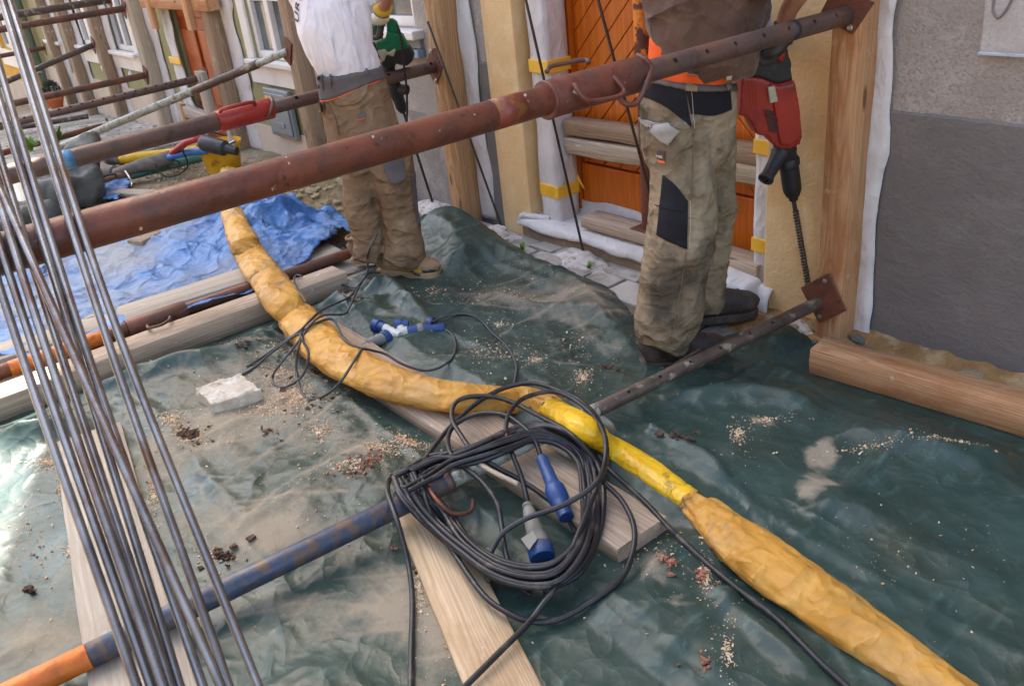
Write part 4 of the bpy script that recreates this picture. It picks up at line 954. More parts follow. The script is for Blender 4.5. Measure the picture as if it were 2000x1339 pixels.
tag(gt, 'dusty dark green tarpaulin spread over the pavement', 'tarpaulin')
sharp(mobj('eyelet', lathe(G(1067, 528, .03), (0.1, -.3, 1), [(0, .012), (.003, .014), (.004, .011), (.004, .0065), (.001, .006)], 18), M_steel, gt), 40)

# blue tarp
BP = pxpoly([(0, 720), (-60, 600), (-40, 540), (100, 500), (220, 470), (300, 430), (340, 405), (430, 396), (520, 404), (560, 425), (610, 445), (660, 440), (695, 452), (690, 480), (640, 505), (600, 540), (520, 580), (300, 650), (150, 700)])
def bz(X, Y):
    q = np.stack([X, Y, X * 0 + 2], -1); P = proj(np.stack([X, Y, X * 0], -1)); px, py = P[..., 0], P[..., 1]
    heap = np.exp(-(((px - 560) / 130) ** 2 + ((py - 475) / 55) ** 2)) + .8 * np.exp(-(((px - 400) / 110) ** 2 + ((py - 425) / 32) ** 2))
    Z = .012 + .03 * np.clip(foldnoise(X, Y, 2.2, R(75), 1.6, 11), 0, 1) + .035 * np.clip(foldnoise(X, Y, 3.4, R(10), 1.5, 3), 0, 1) + .006 * ridged(q * 6, 2) + .045 * crease(X, Y, 2.2, 7, 31, 1.6, .15) + .016 * crease(X, Y, 6, 9, 32, 2.6, .15)
    Z = Z + heap * (.05 + .07 * np.clip(ridged(q * 3.1, 2), -.5, 1) + .10 * crease(X, Y, 3.4, 6, 33, 2.2) + .055 * crease(X, Y, 8, 8, 34, 3.0))
    edge = np.clip((P[..., 0] + 40) / 30, 0, 1)
    return np.maximum(Z, .006) + np.where(X < -4.6, 0.0, 0)
def bd(X, Y):
    D = .15 + .25 * fbm(np.stack([X * 1.6, Y * 1.6, X * 0], -1), 3)
    for (px, py, rx, ry, s) in ((230, 520, .3, .2, .6), (60, 600, .35, .3, .25), (350, 470, .2, .15, .5), (240, 610, .25, .2, .4), (430, 560, .2, .15, .35), (130, 660, .3, .1, .3)): D = D + s * blob(X, Y, px, py, rx, ry)
    return D
bt = gridsheet(BP, .012, bz, bd, 'blue_tarp', M_blue, edge_noise=.03)
tag(bt, 'crumpled bright blue tarpaulin heaped beside the yellow hose', 'tarpaulin')
o = gridsheet(pxpoly([(175, 365), (240, 340), (262, 366), (240, 400), (180, 396)]), .02, lambda X, Y: .03 + .05 * ridged(np.stack([X * 3, Y * 3, X * 0], -1), 2) * 0 + .03 * foldnoise(X, Y, 4, 1, 1.5, 8), lambda X, Y: X * 0 - .1, 'blue_tarp_scrap', M_blue, edge_noise=.03)
tag(o, 'scrap of blue tarpaulin under the green tube', 'tarpaulin')
# dark grey groundsheet thrown over a crate
ctr = G(108, 412, 0.0)
gs = mobj('grey_groundsheet', remeshed(join(boxvf((ctr[0], ctr[1] + .1, .13), (.38, .42, .22), Matrix.Rotation(.5, 3, 'Z'), .05), boxvf((ctr[0] + .1, ctr[1] - .35, .06), (.45, .6, .08), Matrix.Rotation(.2, 3, 'Z'), .03), tube([(ctr[0] - .1, ctr[1] + .25, .2), (ctr[0] - .2, ctr[1] + .42, .36), (ctr[0] - .28, ctr[1] + .48, .40)], [.14, .09, .03])), .016, 4))
displace(gs.data, lambda c, n: .02 * ridged(c * 4.2 + 2, 2) + .085 * crease(c[:, 0] + .5 * c[:, 2], c[:, 1] - .7 * c[:, 2], 2.6, 7, 51, 2.0, .4) + .03 * crease(c[:, 0] + .5 * c[:, 2], c[:, 1] + .7 * c[:, 2], 6, 7, 52, 3.0, .4) - .05); setsmooth(gs.data); gs.data.materials.append(M_greytarp)
tag(gs, 'dark grey groundsheet thrown over a low stack', 'groundsheet')
timber('plank', 'white painted board standing beside the grey groundsheet', G(60, 445, .0), G(28, 350, .05), .12, .03, pmat('white board', [((206, 206, 192),), ((184, 182, 168), 4, .4, .7)], (.5, .6)))

# ================================================================== yellow hose
M_sleeve = pmat('ochre oilcloth', [((208, 152, 66),), ((188, 134, 54), 4, .42, .66), ((220, 172, 92), 9, .5, .7), ((164, 124, 66), 5, .52, .68, (1, 1, 1), 8), ((168, 128, 72), 2.2, .50, .66, (1, 1, 1), 6), ((112, 94, 68), 6, .62, .74, (1, 1, 1), 9)], (.42, .6), bump=((5, .024, (1, 1, 1), 'cr'), (14, .008, (1, 1, 1), 'cr'), (140, .0008)), spec=.35)
M_ytape = pmat('bright yellow tape', [((234, 186, 34),), ((222, 168, 24), 6, .42, .68), ((160, 128, 46), 14, .60, .70, (1, 1, 1), 7)], (.28, .42), bump=((14, .006, (1, 1, 1), 'cr'), (40, .0015, (1, 1, 1), 'cr')), spec=.5)
HP = [(448, 340, 38), (441, 380, 40), (460, 432, 46), (482, 488, 58), (510, 530, 70), (545, 575, 80), (592, 632, 88), (640, 680, 92), (690, 715, 94), (745, 742, 92), (810, 762, 88), (880, 775, 84), (945, 782, 82), (1000, 782, 80), (1050, 786, 66), (1085, 802, 56), (1120, 822, 58), (1165, 852, 62), (1215, 887, 68), (1270, 922, 70), (1320, 958, 66), (1345, 976, 60), (1385, 1008, 84), (1440, 1052, 118), (1500, 1098, 136), (1570, 1150, 140), (1650, 1207, 136), (1730, 1258, 128), (1810, 1318, 124), (1900, 1390, 124), (2010, 1490, 120)]
def hose():
    q = spline([(a, b, c) for a, b, c in HP], 14); pts = []; rad = []; hv = []
    for (px, py, wpx) in q:
        P = G(px, py, .05); zc = (P - CAM) @ FW
        r = wpx * zc / F_PX / 2 * .90
        base = 0.004
        x, y = P[0], P[1]
        def near(v, a, b, s): return np.clip(min(v - a, b - v) / s + 1, 0, 1)
        base = max(base, .06 * near(x, -4.42, -4.2, .25), .105 * near(x, -3.86, -3.69, .3), .055 * near(y, 1.27, 1.47, .12) * near(x, -3.46, -1.5, .2), .09 if x < -4.6 else 0)
        base = max(base, .128 * float(np.exp(-((px - 1138) / 46.) ** 2)))
        rv = r * (.70 if wpx > 62 else .86)
        P = G(px, py, base + rv); pts.append(P); rad.append(r); hv.append(rv)
    return np.array(pts), np.array(rad), np.array(hv), q[:, 0]
hp_, hr, hv_, hx = hose()
kern = np.array([1, 2, 3, 2, 1]) / 9
def smooth1(a): 
    b = np.pad(a, (2, 2), mode='edge'); return np.convolve(b, kern, 'valid')
hp_ = np.stack([smooth1(hp_[:, k]) for k in range(3)], -1); hr = smooth1(hr)
hose_t = thing('yellow_hose', 'thick yellow hose in an oilcloth sleeve snaking across the tarp', 'hose', tuple(G(1000, 800)))
sideh = None
def hosepart(name, i0, i1, mat, wr, tie0=False, tie1=False, seg=72, fine=3):
    P = hp_[i0:i1]; L = np.concatenate([[0], np.cumsum(np.linalg.norm(np.diff(P, axis=0), axis=1))]); n = max(8, int(L[-1] / .0065)); s = np.linspace(0, L[-1], n)
    C_ = np.stack([np.interp(s, L, P[:, k]) for k in range(3)], -1); ra = np.interp(s, L, hr[i0:i1]); rb = np.interp(s, L, hv_[i0:i1])
    T = np.gradient(C_, axis=0); T /= np.linalg.norm(T, axis=1)[:, None]; up = np.array([0, 0, 1.]); S = np.cross(T, up); S /= np.linalg.norm(S, axis=1)[:, None]; U = np.cross(S, T)
    th = np.linspace(-math.pi / 2, 1.5 * math.pi, seg, endpoint=False); V = []
    ca, sa = np.cos(th), np.sin(th)
    pos = C_[:, None, :] + S[:, None, :] * (ra[:, None] * ca)[..., None] + U[:, None, :] * (rb[:, None] * sa)[..., None]
    nrm = S[:, None, :] * ca[None, :, None] + U[:, None, :] * sa[None, :, None]
    u = s[:, None] + 0 * th; w_ = th[None, :] + 0 * s[:, None]
    tw = np.stack([(u * 7 + .9 * np.sin(w_ + 1)) , np.cos(w_) * 1.2, np.sin(w_) * 1.2], -1)
    d = wr * (.2 * ridged(tw, 2) + .3 * fbm(np.stack([u * 5, np.cos(w_) * 1.4 + 4, np.sin(w_) * 1.4], -1), 2))
    d = d + wr * .8 * (1.1 * crease(u * .45, w_ * .16, 5.0, 8, int(i0) + 3, 2.6, .5) + .7 * crease(u * .6, w_ * .14, 10.0, 9, int(i0) + 9, 4.0, .6) + .35 * crease(u, w_ * .12, 22.0, 10, int(i0) + 19, 8.0, .7)) - wr * .85
    if tie0: d = d * np.clip(s / .05, .2, 1)[:, None] + (np.cos(w_ * 7) * .004 * np.exp(-(s / .10) ** 2)[:, None])
    if tie1: d = d * np.clip((L[-1] - s) / .05, .2, 1)[:, None] + (np.cos(w_ * 7) * .004 * np.exp(-((L[-1] - s) / .10) ** 2)[:, None])
    pos = pos + nrm * d[..., None]; V = pos.reshape(-1, 3)
    Fc = [(i * seg + k, i * seg + (k + 1) % seg, (i + 1) * seg + (k + 1) % seg, (i + 1) * seg + k) for i in range(n - 1) for k in range(seg)] + [tuple(range(seg))[::-1], tuple((n - 1) * seg + k for k in range(seg))]
    return mobj(name, (V, Fc), mat, hose_t, True)
ia = int(np.argmin(abs(hx - 1078) + 1e3 * (np.arange(len(hx)) < 100))); ib = int(np.argmin(abs(hx - 1345)))
hosepart('oilcloth_sleeve', 0, ia + 2, M_sleeve, .012, False, True)
hosepart('tape_wrap', ia, ib + 2, M_ytape, .004)
hosepart('oilcloth_sleeve', ib, len(hx), M_sleeve, .012, True, False)

# ================================================================== cables
M_cable = pmat('black cable', [((30, 30, 34),), ((40, 40, 44), 5, .4, .7), ((92, 84, 76), 12, .57, .72, (1, 1, 1), 8)], (.36, .52), bump=((90, .0004),), spec=.5)
M_cable2 = pmat('grey cable', [((70, 70, 70),), ((58, 58, 60), 5, .4, .7), ((104, 98, 90), 12, .6, .8)], (.45, .6))
M_plugb = pmat('blue plastic', [((34, 72, 130),), ((28, 58, 108), 5, .4, .7), ((84, 92, 104), 12, .54, .70, (1, 1, 1), 8)], (.38, .5), bump=((60, .0006),))
M_plugg = pmat('grey plastic', [((134, 132, 124),), ((116, 112, 104), 6, .4, .7), ((150, 134, 112), 8, .58, .76)], (.5, .65), bump=((60, .0006),))
M_plugw = pmat('light plastic', [((206, 206, 200),), ((180, 174, 162), 5, .45, .7), ((90, 88, 84), 50, .68, .72)], (.45, .55))
def zpath(pts, sx, sy, sc, hz):
    """picture polyline + heights -> places"""
    out = []
    q = spline([(sx + p[0] / sc, sy + p[1] / sc) for p in pts], 7); n = len(q)
    hh = np.interp(np.linspace(0, 1, n), np.linspace(0, 1, len(hz)), hz)
    return np.array([G(a, b, h) for (a, b), h in zip(q, hh)])
Z4 = (700, 720, 3.333); Z5 = (700, 940, 3.333)
strands = []
def st(z, pts, hz): strands.append(zpath(pts, z[0], z[1], z[2], hz))
st(Z4, [(1105, 880), (1060, 700), (990, 520), (960, 380), (1000, 260), (1100, 180), (1280, 150), (1450, 230), (1570, 360), (1612, 500), (1585, 680), (1480, 800), (1300, 900), (1100, 970), (950, 1060), (870, 1180), (830, 1320), (850, 1380)], [.06, .12, .15, .15, .14, .15, .16, .13, .1, .06, .03])
st(Z4, [(1195, 590), (1150, 470), (1080, 380), (950, 300), (800, 290), (680, 330), (600, 400), (585, 500), (640, 600), (800, 730), (900, 870), (930, 1000), (960, 1200), (1030, 1390), (1120, 1470)], [.10, .14, .15, .13, .12, .14, .12, .08, .04, .02])
st(Z4, [(470, 860), (410, 720), (430, 600), (560, 420), (700, 280), (850, 170), (1000, 110), (1150, 95), (1300, 140), (1450, 210), (1560, 330), (1612, 480), (1600, 650), (1500, 900), (1400, 1150), (1290, 1400), (1200, 1530), (1100, 1660), (900, 1860), (700, 2060), (600, 2160)], [.05, .1, .12, .13, .14, .14, .13, .13, .11, .08, .05, .045, .04])
st(Z4, [(1420, 1070), (1330, 930), (1200, 820), (1050, 720), (900, 640), (750, 540), (660, 420), (612, 330), (615, 250), (660, 200), (750, 178), (900, 185), (1050, 240), (1200, 320), (1350, 400), (1480, 520), (1570, 650), (1600, 850), (1560, 1100), (1440, 1330), (1200, 1450)], [.03, .07, .11, .13, .13, .13, .12, .11, .1, .06, .03])
# bundle round
bund = [(230, 690), (420, 590), (620, 540), (820, 470), (1010, 390), (1180, 340), (1360, 390), (1500, 520), (1560, 700), (1560, 950), (1490, 1180), (1330, 1360), (1120, 1400), (880, 1330), (650, 1160), (450, 980), (300, 820), (230, 690)]
rb_ = random.Random(11)
for k in range(14):
    f = 1 - .028 * (k % 5) - rb_.uniform(0, .02); ox, oy = rb_.uniform(-22, 22), rb_.uniform(-16, 22) + (k // 5) * 12; ph = rb_.uniform(0, 6)
    pts = []
    for i, (x, y) in enumerate(bund):
        cx_, cy_ = 900, 880
        w1 = 15 * math.sin(i * 1.1 + ph) * (1 if 0 < i < len(bund) - 1 else 0)
        sp = 1.0 if i < 8 else 1.35      # strands fan out at the bottom right
        la_ = (55 * math.sin(k * 2.4 + 1) if i in (0, 1, 15, 16, 17) else 0); x = x + abs(la_) * .9; y = y + la_
        pts.append((cx_ + (x - cx_) * (1 - (1 - f) * sp) + ox + w1, cy_ + (y - cy_) * (1 - (1 - f) * sp * 1.3) + oy + w1 * .6))
    kk_ = k; k = k * .62
    h = [.09 + .008 * k, .105 + .006 * k, .13 + .004 * k, .13, .10, .08, .075 + .004 * k, .05 + .006 * k, .05 + .006 * k, .06 + .006 * k, .09 + .008 * k]
    st(Z4, pts, h)
st(Z5, [(1590, 0), (1720, 130), (1795, 300), (1780, 480), (1700, 640), (1500, 790), (1300, 895), (1120, 910), (950, 840), (800, 720), (600, 430), (480, 230), (425, 50), (430, -120)], [.11, .09, .06, .03, .02, .03, .05, .06, .08, .11, .12])
st(Z5, [(330, -75), (225, -40), (190, 60), (260, 280), (330, 560), (352, 800), (345, 1100), (340, 1500)], [.11, .1, .1, .09, .05, .02, .012, .012])
st(Z4, [(1560, 560), (1640, 660), (1750, 760), (1880, 880), (2000, 1010), (2070, 1080)], [.1, .08, .07, .06, .05, .04])
st((0, 0, 1), [(1321, 1044), (1380, 1098), (1440, 1148), (1520, 1210), (1600, 1290), (1660, 1345), (1750, 1430)], [.04, .02, .015, .015, .015])
gt_b = bvh_of(gt.data)
# strands rest on whatever lies beneath them in the picture
obst = []
for o in [c for c in hose_t.children] + [c for c in lp.children if c.name.startswith(('outer', 'white', 'inner'))]:
    obst.append(BVHTree.FromPolygons([v.co.copy() for v in o.data.vertices], [tuple(p.vertices) for p in o.data.polygons]))
obst.append(gt_b)
def layon(S, r=.0095):
    S = np.array(S); n = len(S); dist = np.linalg.norm(S - CAM, axis=1); lim = dist.copy(); dirs = (S - CAM) / dist[:, None]
    for i in range(n):
        for b in obst:
            loc, nr, ix, ds = b.ray_cast(Vector(CAM), Vector(dirs[i]))
            if loc is not None: lim[i] = min(lim[i], ds - r)
    delta = dist - lim; pad = np.pad(delta, (4, 4), mode='edge'); mx = np.max([pad[k:k + n] for k in range(9)], axis=0)
    pad = np.pad(mx, (4, 4), mode='edge'); sm = np.mean([pad[k:k + n] for k in range(9)], axis=0)
    return CAM + dirs * (dist - np.maximum(sm, delta))[:, None]
strands = [layon(s) for s in strands]
cable_t = thing('cable_coil', 'coiled heavy black extension cable with blue and grey connectors', 'cable', tuple(G(985, 1000)))
mobj('cable', join(*[tube(s, .0080, seg=10) for s in strands]), M_cable, cable_t, True)
def lathe_px(name, p, q, hz, prof, mat, parent, seg=28):
    """turned part between two pixels at given heights; prof: (fraction along, radius)"""
    a = G(p[0], p[1], hz[0]); b = G(q[0], q[1], hz[1]); L = np.linalg.norm(b - a)
    return sharp(mobj(name, lathe(a, b - a, [(f * L, r) for f, r in prof], seg), mat, parent), 35)
pa, pb = (1057, 892), (1096, 985)
lathe_px('blue_plug', pa, pb, (.125, .085), [(0, .014), (.04, .0185), (.3, .0185), (.32, .020), (.52, .0205), (.62, .024), (.66, .029), (.70, .031), (.9, .031), (.93, .027), (1.0, .0265), (1.12, .0225), (1.25, .022)], M_plugb, cable_t)
lathe_px('grey_coupling', (1029, 984), (1057, 1080), (.085, .042), [(0, .013), (.05, .017), (.08, .013), (.12, .017), (.3, .022), (.36, .020), (.38, .022), (.62, .0255), (.66, .030), (.84, .033), (.86, .034)], M_plugg, cable_t)
lathe_px('blue_collar', (1053, 1064), (1060, 1090), (.046, .034), [(0, .035), (.2, .0365), (.85, .0365), (1, .034)], M_plugb, cable_t)
mobj('hinge_flap', extrude_poly([G(1018, 1052, .075), G(1042, 1036, .085), G(1050, 1052, .08), G(1034, 1074, .07)], (0.004, -.004, .006)), M_plugg, cable_t)

# ---- thin cable with the three way splitter
Z2 = (500, 500, 3.333)
thin = []
def s2(pts, hz): thin.append(zpath(pts, Z2[0], Z2[1], Z2[2], hz))
s2([(690, 600), (640, 680), (540, 830), (440, 910), (350, 930), (290, 870), (262, 740), (272, 620), (300, 530), (360, 440), (440, 385), (570, 378), (612, 325), (650, 240), (700, 150), (745, 108), (800, 108), (830, 90)], [.05, .06, .03, .012, .02, .08, .16, .14, .07, .06, .05])
s2([(280, 505), (330, 470), (400, 432), (490, 410), (532, 460), (562, 530), (650, 590), (750, 612), (850, 640), (950, 700), (1080, 742), (1180, 730), (1270, 670), (1300, 590), (1285, 520), (1235, 478)], [.15, .17, .16, .15, .12, .08, .02, .02, .03])
s2([(-60, 720), (60, 645), (150, 580), (280, 490), (350, 420), (430, 350), (600, 270), (650, 210), (720, 120), (728, 50), (726, 0), (745, -60), (790, -150)], [.02, .03, .08, .16, .14, .08, .08, .1, .16, .25, .32])
s2([(-90, 770), (0, 715), (100, 630), (270, 510), (310, 560), (342, 650), (300, 780), (180, 855), (110, 820), (130, 740), (280, 550), (300, 500)], [.02, .03, .1, .15, .1, .03, .012, .012, .05, .14])
s2([(645, 208), (560, 188), (540, 200)], [.06, .05, .02]); s2([(330, 300), (270, 220), (248, 160), (262, 125), (300, 130)], [.14, .13, .13, .12, .12])
s2([(1150, 425), (1230, 395), (1330, 375), (1420, 390), (1480, 430), (1540, 500), (1620, 570), (1670, 640), (1695, 710), (1692, 770), (1680, 830)], [.06, .03, .02, .02, .015, .012, .012, .012])
thin = [layon(s, .006) for s in thin]
thin_t = thing('splitter_cable', 'thin grey cable looped over the hose with a blue three way connector', 'cable', tuple(G(780, 670)))
mobj('cable', join(*[tube(s, .0052, seg=8) for s in thin]), M_cable2, thin_t, True)
def Lp(name, p, q, hz, prof, mat): return lathe_px(name, p, q, hz, prof, mat, thin_t)
Lp('grey_plug', (703, 676), (758, 657), (.05, .045), [(0, .008), (.1, .013), (.22, .014), (.24, .02), (.6, .023), (.62, .0255), (1, .026)], M_plugg)
Lp('blue_ring', (749, 662), (758, 657), (.045, .045), [(0, .031), (.15, .034), (.9, .034), (1, .031)], M_plugb)
Lp('hub', (757, 658), (797, 648), (.043, .045), [(0, .022), (.4, .02), (.42, .024), (1, .026)], M_plugw)
Lp('hub_arm', (782, 655), (752, 641), (.05, .055), [(0, .016), (.9, .02), (1, .021)], M_plugw)
Lp('hub_arm', (790, 650), (779, 637), (.05, .06), [(0, .016), (.9, .02), (1, .021)], M_plugw)
Lp('blue_cap', (752, 641), (732, 634), (.055, .06), [(0, .022), (.5, .025), (.52, .03), (1, .031)], M_plugb)
Lp('blue_cap', (798, 634), (772, 636), (.06, .062), [(0, .02), (.5, .023), (.52, .029), (1, .03)], M_plugb)
Lp('blue_sleeve', (796, 649), (818, 645), (.045, .045), [(0, .0262), (1, .0265)], M_plugb)
Lp('lock_ring', (816, 646), (827, 644), (.045, .045), [(0, .030), (.3, .032), (.7, .032), (1, .030)], M_plugg)
Lp('blue_plug', (826, 645), (869, 641), (.045, .042), [(0, .027), (.2, .0245), (.6, .023), (.95, .0245), (1, .022)], M_plugb)
Lp('blue_cap', (846, 632), (836, 630), (.055, .058), [(0, .028), (.5, .029), (1, .026)], M_plugb)

# ================================================================== small things on the tarps
def rock(name, label, pts_top, h, mat, cat, z0=0.004, seed=1, vox=.006, amp=.004, group=None):
    base = [G(p[0], p[1], z0) for p in pts_top]
    me = remeshed(extrude_poly(base, (0, 0, h)), vox, 3)
    displace(me, lambda c, n: amp * fbm(c * 40 + seed, 4) + amp * .8 * fbm(c * 12 + seed, 2)); setsmooth(me); me.materials.append(mat)
    o = mobj(name, me); return tag(o, label, cat, group)
M_conc = pmat('rough concrete', [((206, 196, 180),), ((188, 176, 158), 7, .4, .65), ((222, 216, 204), 12, .5, .7), ((150, 128, 112), 9, .62, .76)], (.9, 1), bump=((60, .004), (200, .0015)), spec=.1)
rock('concrete_block', 'broken pale concrete block lying on the dusty tarp', [(388, 784), (420, 816), (517, 786), (478, 754)], .062, M_conc, 'concrete block', .012, 3, .005, .009)
M_brick = pmat('dirty paving brick', [((146, 124, 104),), ((126, 104, 86), 6, .4, .65), ((168, 148, 128), 12, .5, .7)], (.85, .95), bump=((60, .003),))
def block(label, c, s, rz):
    o = mobj('paving_block', boxvf((0, 0, s[2] / 2), s, None, .008), M_brick); o.location = c; o.rotation_euler.z = rz; return tag(o, label, 'paving block')
block('long paving block resting on the blue tarp', tuple(G(300, 478, .03)), (.12, .26, .075), .5)
block('short paving block half hidden behind the longer one', tuple(G(245, 480, .02)), (.2, .11, .06), .35)

# wood chips: too small and many to count
M_chip = pmat('wood chip', [((214, 188, 152),), ((190, 150, 108), 30, .4, .6), ((232, 216, 190), 50, .5, .65)], (.7, .85))
M_crumb = pmat('brick crumb', [((172, 118, 92),), ((146, 96, 74), 30, .4, .6)], (.85, .95))
M_bark = pmat('bark flake', [((96, 68, 52),), ((70, 50, 40), 30, .4, .6)], (.8, .9))
def topz(x, y, b=gt_b):
    loc = b.ray_cast(Vector((x, y, 1.0)), Vector((0, 0, -1)))[0]; return None if loc is None else loc.z
def chips(name, label, clusters, size, mat, thick=.25, seed=1, kind='stuff'):
    r = np.random.default_rng(seed); V = []; Fc = []
    for (px, py, sx, sy, n) in clusters:
        for _ in range(int(n * 1.7)):
            g_ = r.normal() ** 2 * .5 + .35
            q = (px + g_ * r.normal() * sx, py + g_ * r.normal() * sy); P = G(*q); z = topz(P[0], P[1])
            if z is None: continue
            s = size * min(2.0, .35 + r.gamma(1.6, .42)); a = r.uniform(0, 6.28); el = r.uniform(.35, .9)
            c = np.array([P[0], P[1], z + s * .12]); ex = np.array([math.cos(a), math.sin(a), r.normal() * .3]); ey = np.array([-math.sin(a), math.cos(a), r.normal() * .3]); ez = np.array([0, 0, 1.])
            b = len(V)
            for (u, v, t) in ((-1, -el, 0), (1, -el * .7, .1), (.8, el, 0), (-.9, el * .8, .15)): V.append(c + ex * u * s / 2 + ey * v * s / 2 + ez * t * s)
            for (u, v, t) in ((-.8, -el * .8, thick), (.8, -el * .6, thick + .1), (.7, el * .8, thick), (-.7, el * .7, thick + .15)): V.append(c + ex * u * s / 2 + ey * v * s / 2 + ez * t * s)
            Fc += [(b + 3, b + 2, b + 1, b), (b + 4, b + 5, b + 6, b + 7), (b, b + 1, b + 5, b + 4), (b + 1, b + 2, b + 6, b + 5), (b + 2, b + 3, b + 7, b + 6), (b + 3, b, b + 4, b + 7)]
    o = mobj(name, (V, Fc), mat); o['kind'] = 'stuff'; tag(o, label, 'debris'); return o
CH = [(545, 745, 45, 26, 420), (580, 790, 40, 22, 500), (520, 810, 50, 14, 260), (370, 860, 22, 14, 320), (340, 830, 18, 12, 200), (630, 860, 26, 22, 160), (800, 885, 26, 9, 260), (760, 900, 20, 10, 90), (690, 935, 30, 10, 120), (735, 900, 16, 8, 60), (560, 690, 40, 18, 100),
       (1000, 590, 120, 45, 160), (960, 715, 60, 25, 120), (1050, 730, 12, 8, 60), (980, 655, 16, 5, 50), (690, 605, 16, 7, 70), (850, 590, 18, 10, 40), (1140, 765, 14, 12, 90), (1120, 690, 60, 30, 60), (100, 905, 26, 8, 120), (120, 960, 8, 16, 60), (140, 1080, 12, 12, 60), (300, 960, 8, 40, 150), (420, 1085, 30, 16, 80), (600, 1000, 160, 70, 60),
       (1440, 880, 12, 18, 70), (1490, 850, 40, 6, 40), (1700, 905, 60, 6, 50), (1840, 905, 60, 5, 30), (820, 1160, 8, 36, 160), (880, 1250, 14, 40, 60), (1380, 1140, 8, 30, 60), (1690, 1100, 60, 60, 14), (1420, 1290, 10, 30, 50), (1880, 1080, 80, 80, 12), (250, 1210, 90, 50, 60), (60, 1050, 40, 60, 50), (1340, 700, 60, 30, 40), (1300, 1100, 120, 60, 70)]
chips('wood_chips', 'pale wood chips strewn over the green tarp', CH, .0048, M_chip, seed=5)
chips('sawdust', 'fine sawdust and grit trodden into the green tarp', [(a, b, c * 1.6, d * 1.6, int(n * 1.6)) for a, b, c, d, n in CH], .0022, M_chip, seed=15)
chips('brick_crumbs', 'orange brick crumbs scattered on the green tarp', [(1310, 1125, 10, 12, 22), (1370, 1140, 10, 20, 24), (730, 925, 20, 12, 30), (775, 1075, 3, 3, 4), (1375, 1310, 12, 16, 14), (700, 950, 30, 10, 16), (540, 860, 10, 5, 5)], .008, M_crumb, .5, seed=8)
chips('bark_flakes', 'dark bark flakes and dirt on the green tarp', [(375, 858, 10, 7, 60), (525, 858, 10, 6, 6), (620, 800, 30, 20, 14), (830, 1120, 12, 12, 12), (440, 1090, 14, 6, 30), (60, 1155, 8, 4, 12), (480, 690, 40, 20, 14), (1330, 890, 20, 5, 20), (1190, 740, 10, 10, 4), (640, 730, 30, 20, 12)], .015, M_bark, .2, seed=9)

# white drilling dust heaps
M_dust = pmat('white drilling dust', [((206, 198, 190),), ((186, 176, 166), 9, .4, .65), ((150, 136, 122), 22, .52, .66, (1, 1, 1), 8)], (.95, 1), bump=((70, .006), (22, .008)), spec=.05)
def dustheap(label, px, py, rx, ry, h, Yc=None, seed=0, z0=0.0):
    c = G(px, py, z0) if Yc is None else WL(px, py, Yc); n = 44; V = []
    c = np.array([c[0], c[1], z0])
    for i in range(n + 1):
        for j in range(n):
            rr_ = i / n; a = 2 * math.pi * j / n
            k = 1 + .35 * float(vnoise(np.array([math.cos(a) * 1.5 + seed, math.sin(a) * 1.5, seed * 3.])))
            x = c[0] + math.cos(a) * rx * 1.4 * rr_ * k; y = c[1] + math.sin(a) * ry * 1.4 * rr_ * k
            z = c[2] + .014 + .016 * float(fbm(np.array([x * 17, y * 17, seed + 4.]), 4)) * (.3 + rr_) - .028 * rr_ ** 2 + h * max(0, (1 - (rr_ * 1.5) ** 1.2)) * (1 + .5 * float(fbm(np.array([x * 9, y * 9, seed]), 3))) + .012 * float(fbm(np.array([x * 26, y * 26, seed]), 2)) * (1 - rr_) - .004 * rr_
            V.append((x, min(y, 2.832), z))
    Fc = [(i * n + j, i * n + (j + 1) % n, (i + 1) * n + (j + 1) % n, (i + 1) * n + j) for i in range(n) for j in range(n)]
    V = [(v[0], v[1], v[2] - .012) for v in V]
    o = mobj('dust_heap', (V, Fc), M_dust, None, True); o['kind'] = 'stuff'; return tag(o, label, 'dust heap')
dustheap('white drilling dust round the rod before the left wrapped door post', 1135, 505, .22, .11, .028, seed=1)
dustheap('white drilling dust round the rod beside the ochre pilaster', 972, 452, .18, .10, .032, seed=2)
dustheap('white drilling dust round the tip of the green drill bit', 850, 405, .22, .11, .03, seed=3)
dustheap('white drilling dust at the foot of the new timber post', 1560, 640, .15, .09, .03, seed=4)

# rubble: larger stones are pieces, fine gravel one mass
M_rub = pmat('limestone rubble', [((178, 160, 124),), ((152, 132, 98), 6, .4, .65), ((200, 188, 160), 9, .5, .7)], (.9, 1), bump=((50, .004),), spec=.1)
stone_me = []
for k in range(7):
    bm = bmesh.new(); bmesh.ops.create_icosphere(bm, subdivisions=1, radius=1.0)
    for v in bm.verts: v.co = v.co * (1 + .35 * float(vnoise(np.array(v.co) * 1.3 + k * 5.1))); v.co.z *= .65
    me = bpy.data.meshes.new('stone'); bm.to_mesh(me); bm.free(); me.materials.append(M_rub); stone_me.append(me)
rub = thing('rubble_heap', 'heap of yellowish rubble stones behind the man in the white shirt', 'rubble', tuple(G(620, 400)))
def heapz(x, y):
    c = G(620, 395); c2 = G(540, 360)
    return .19 * math.exp(-(((x - c[0]) / .55) ** 2 + ((y - c[1]) / .38) ** 2)) + .05 * math.exp(-(((x - c2[0]) / .6) ** 2 + ((y - c2[1]) / .5) ** 2))
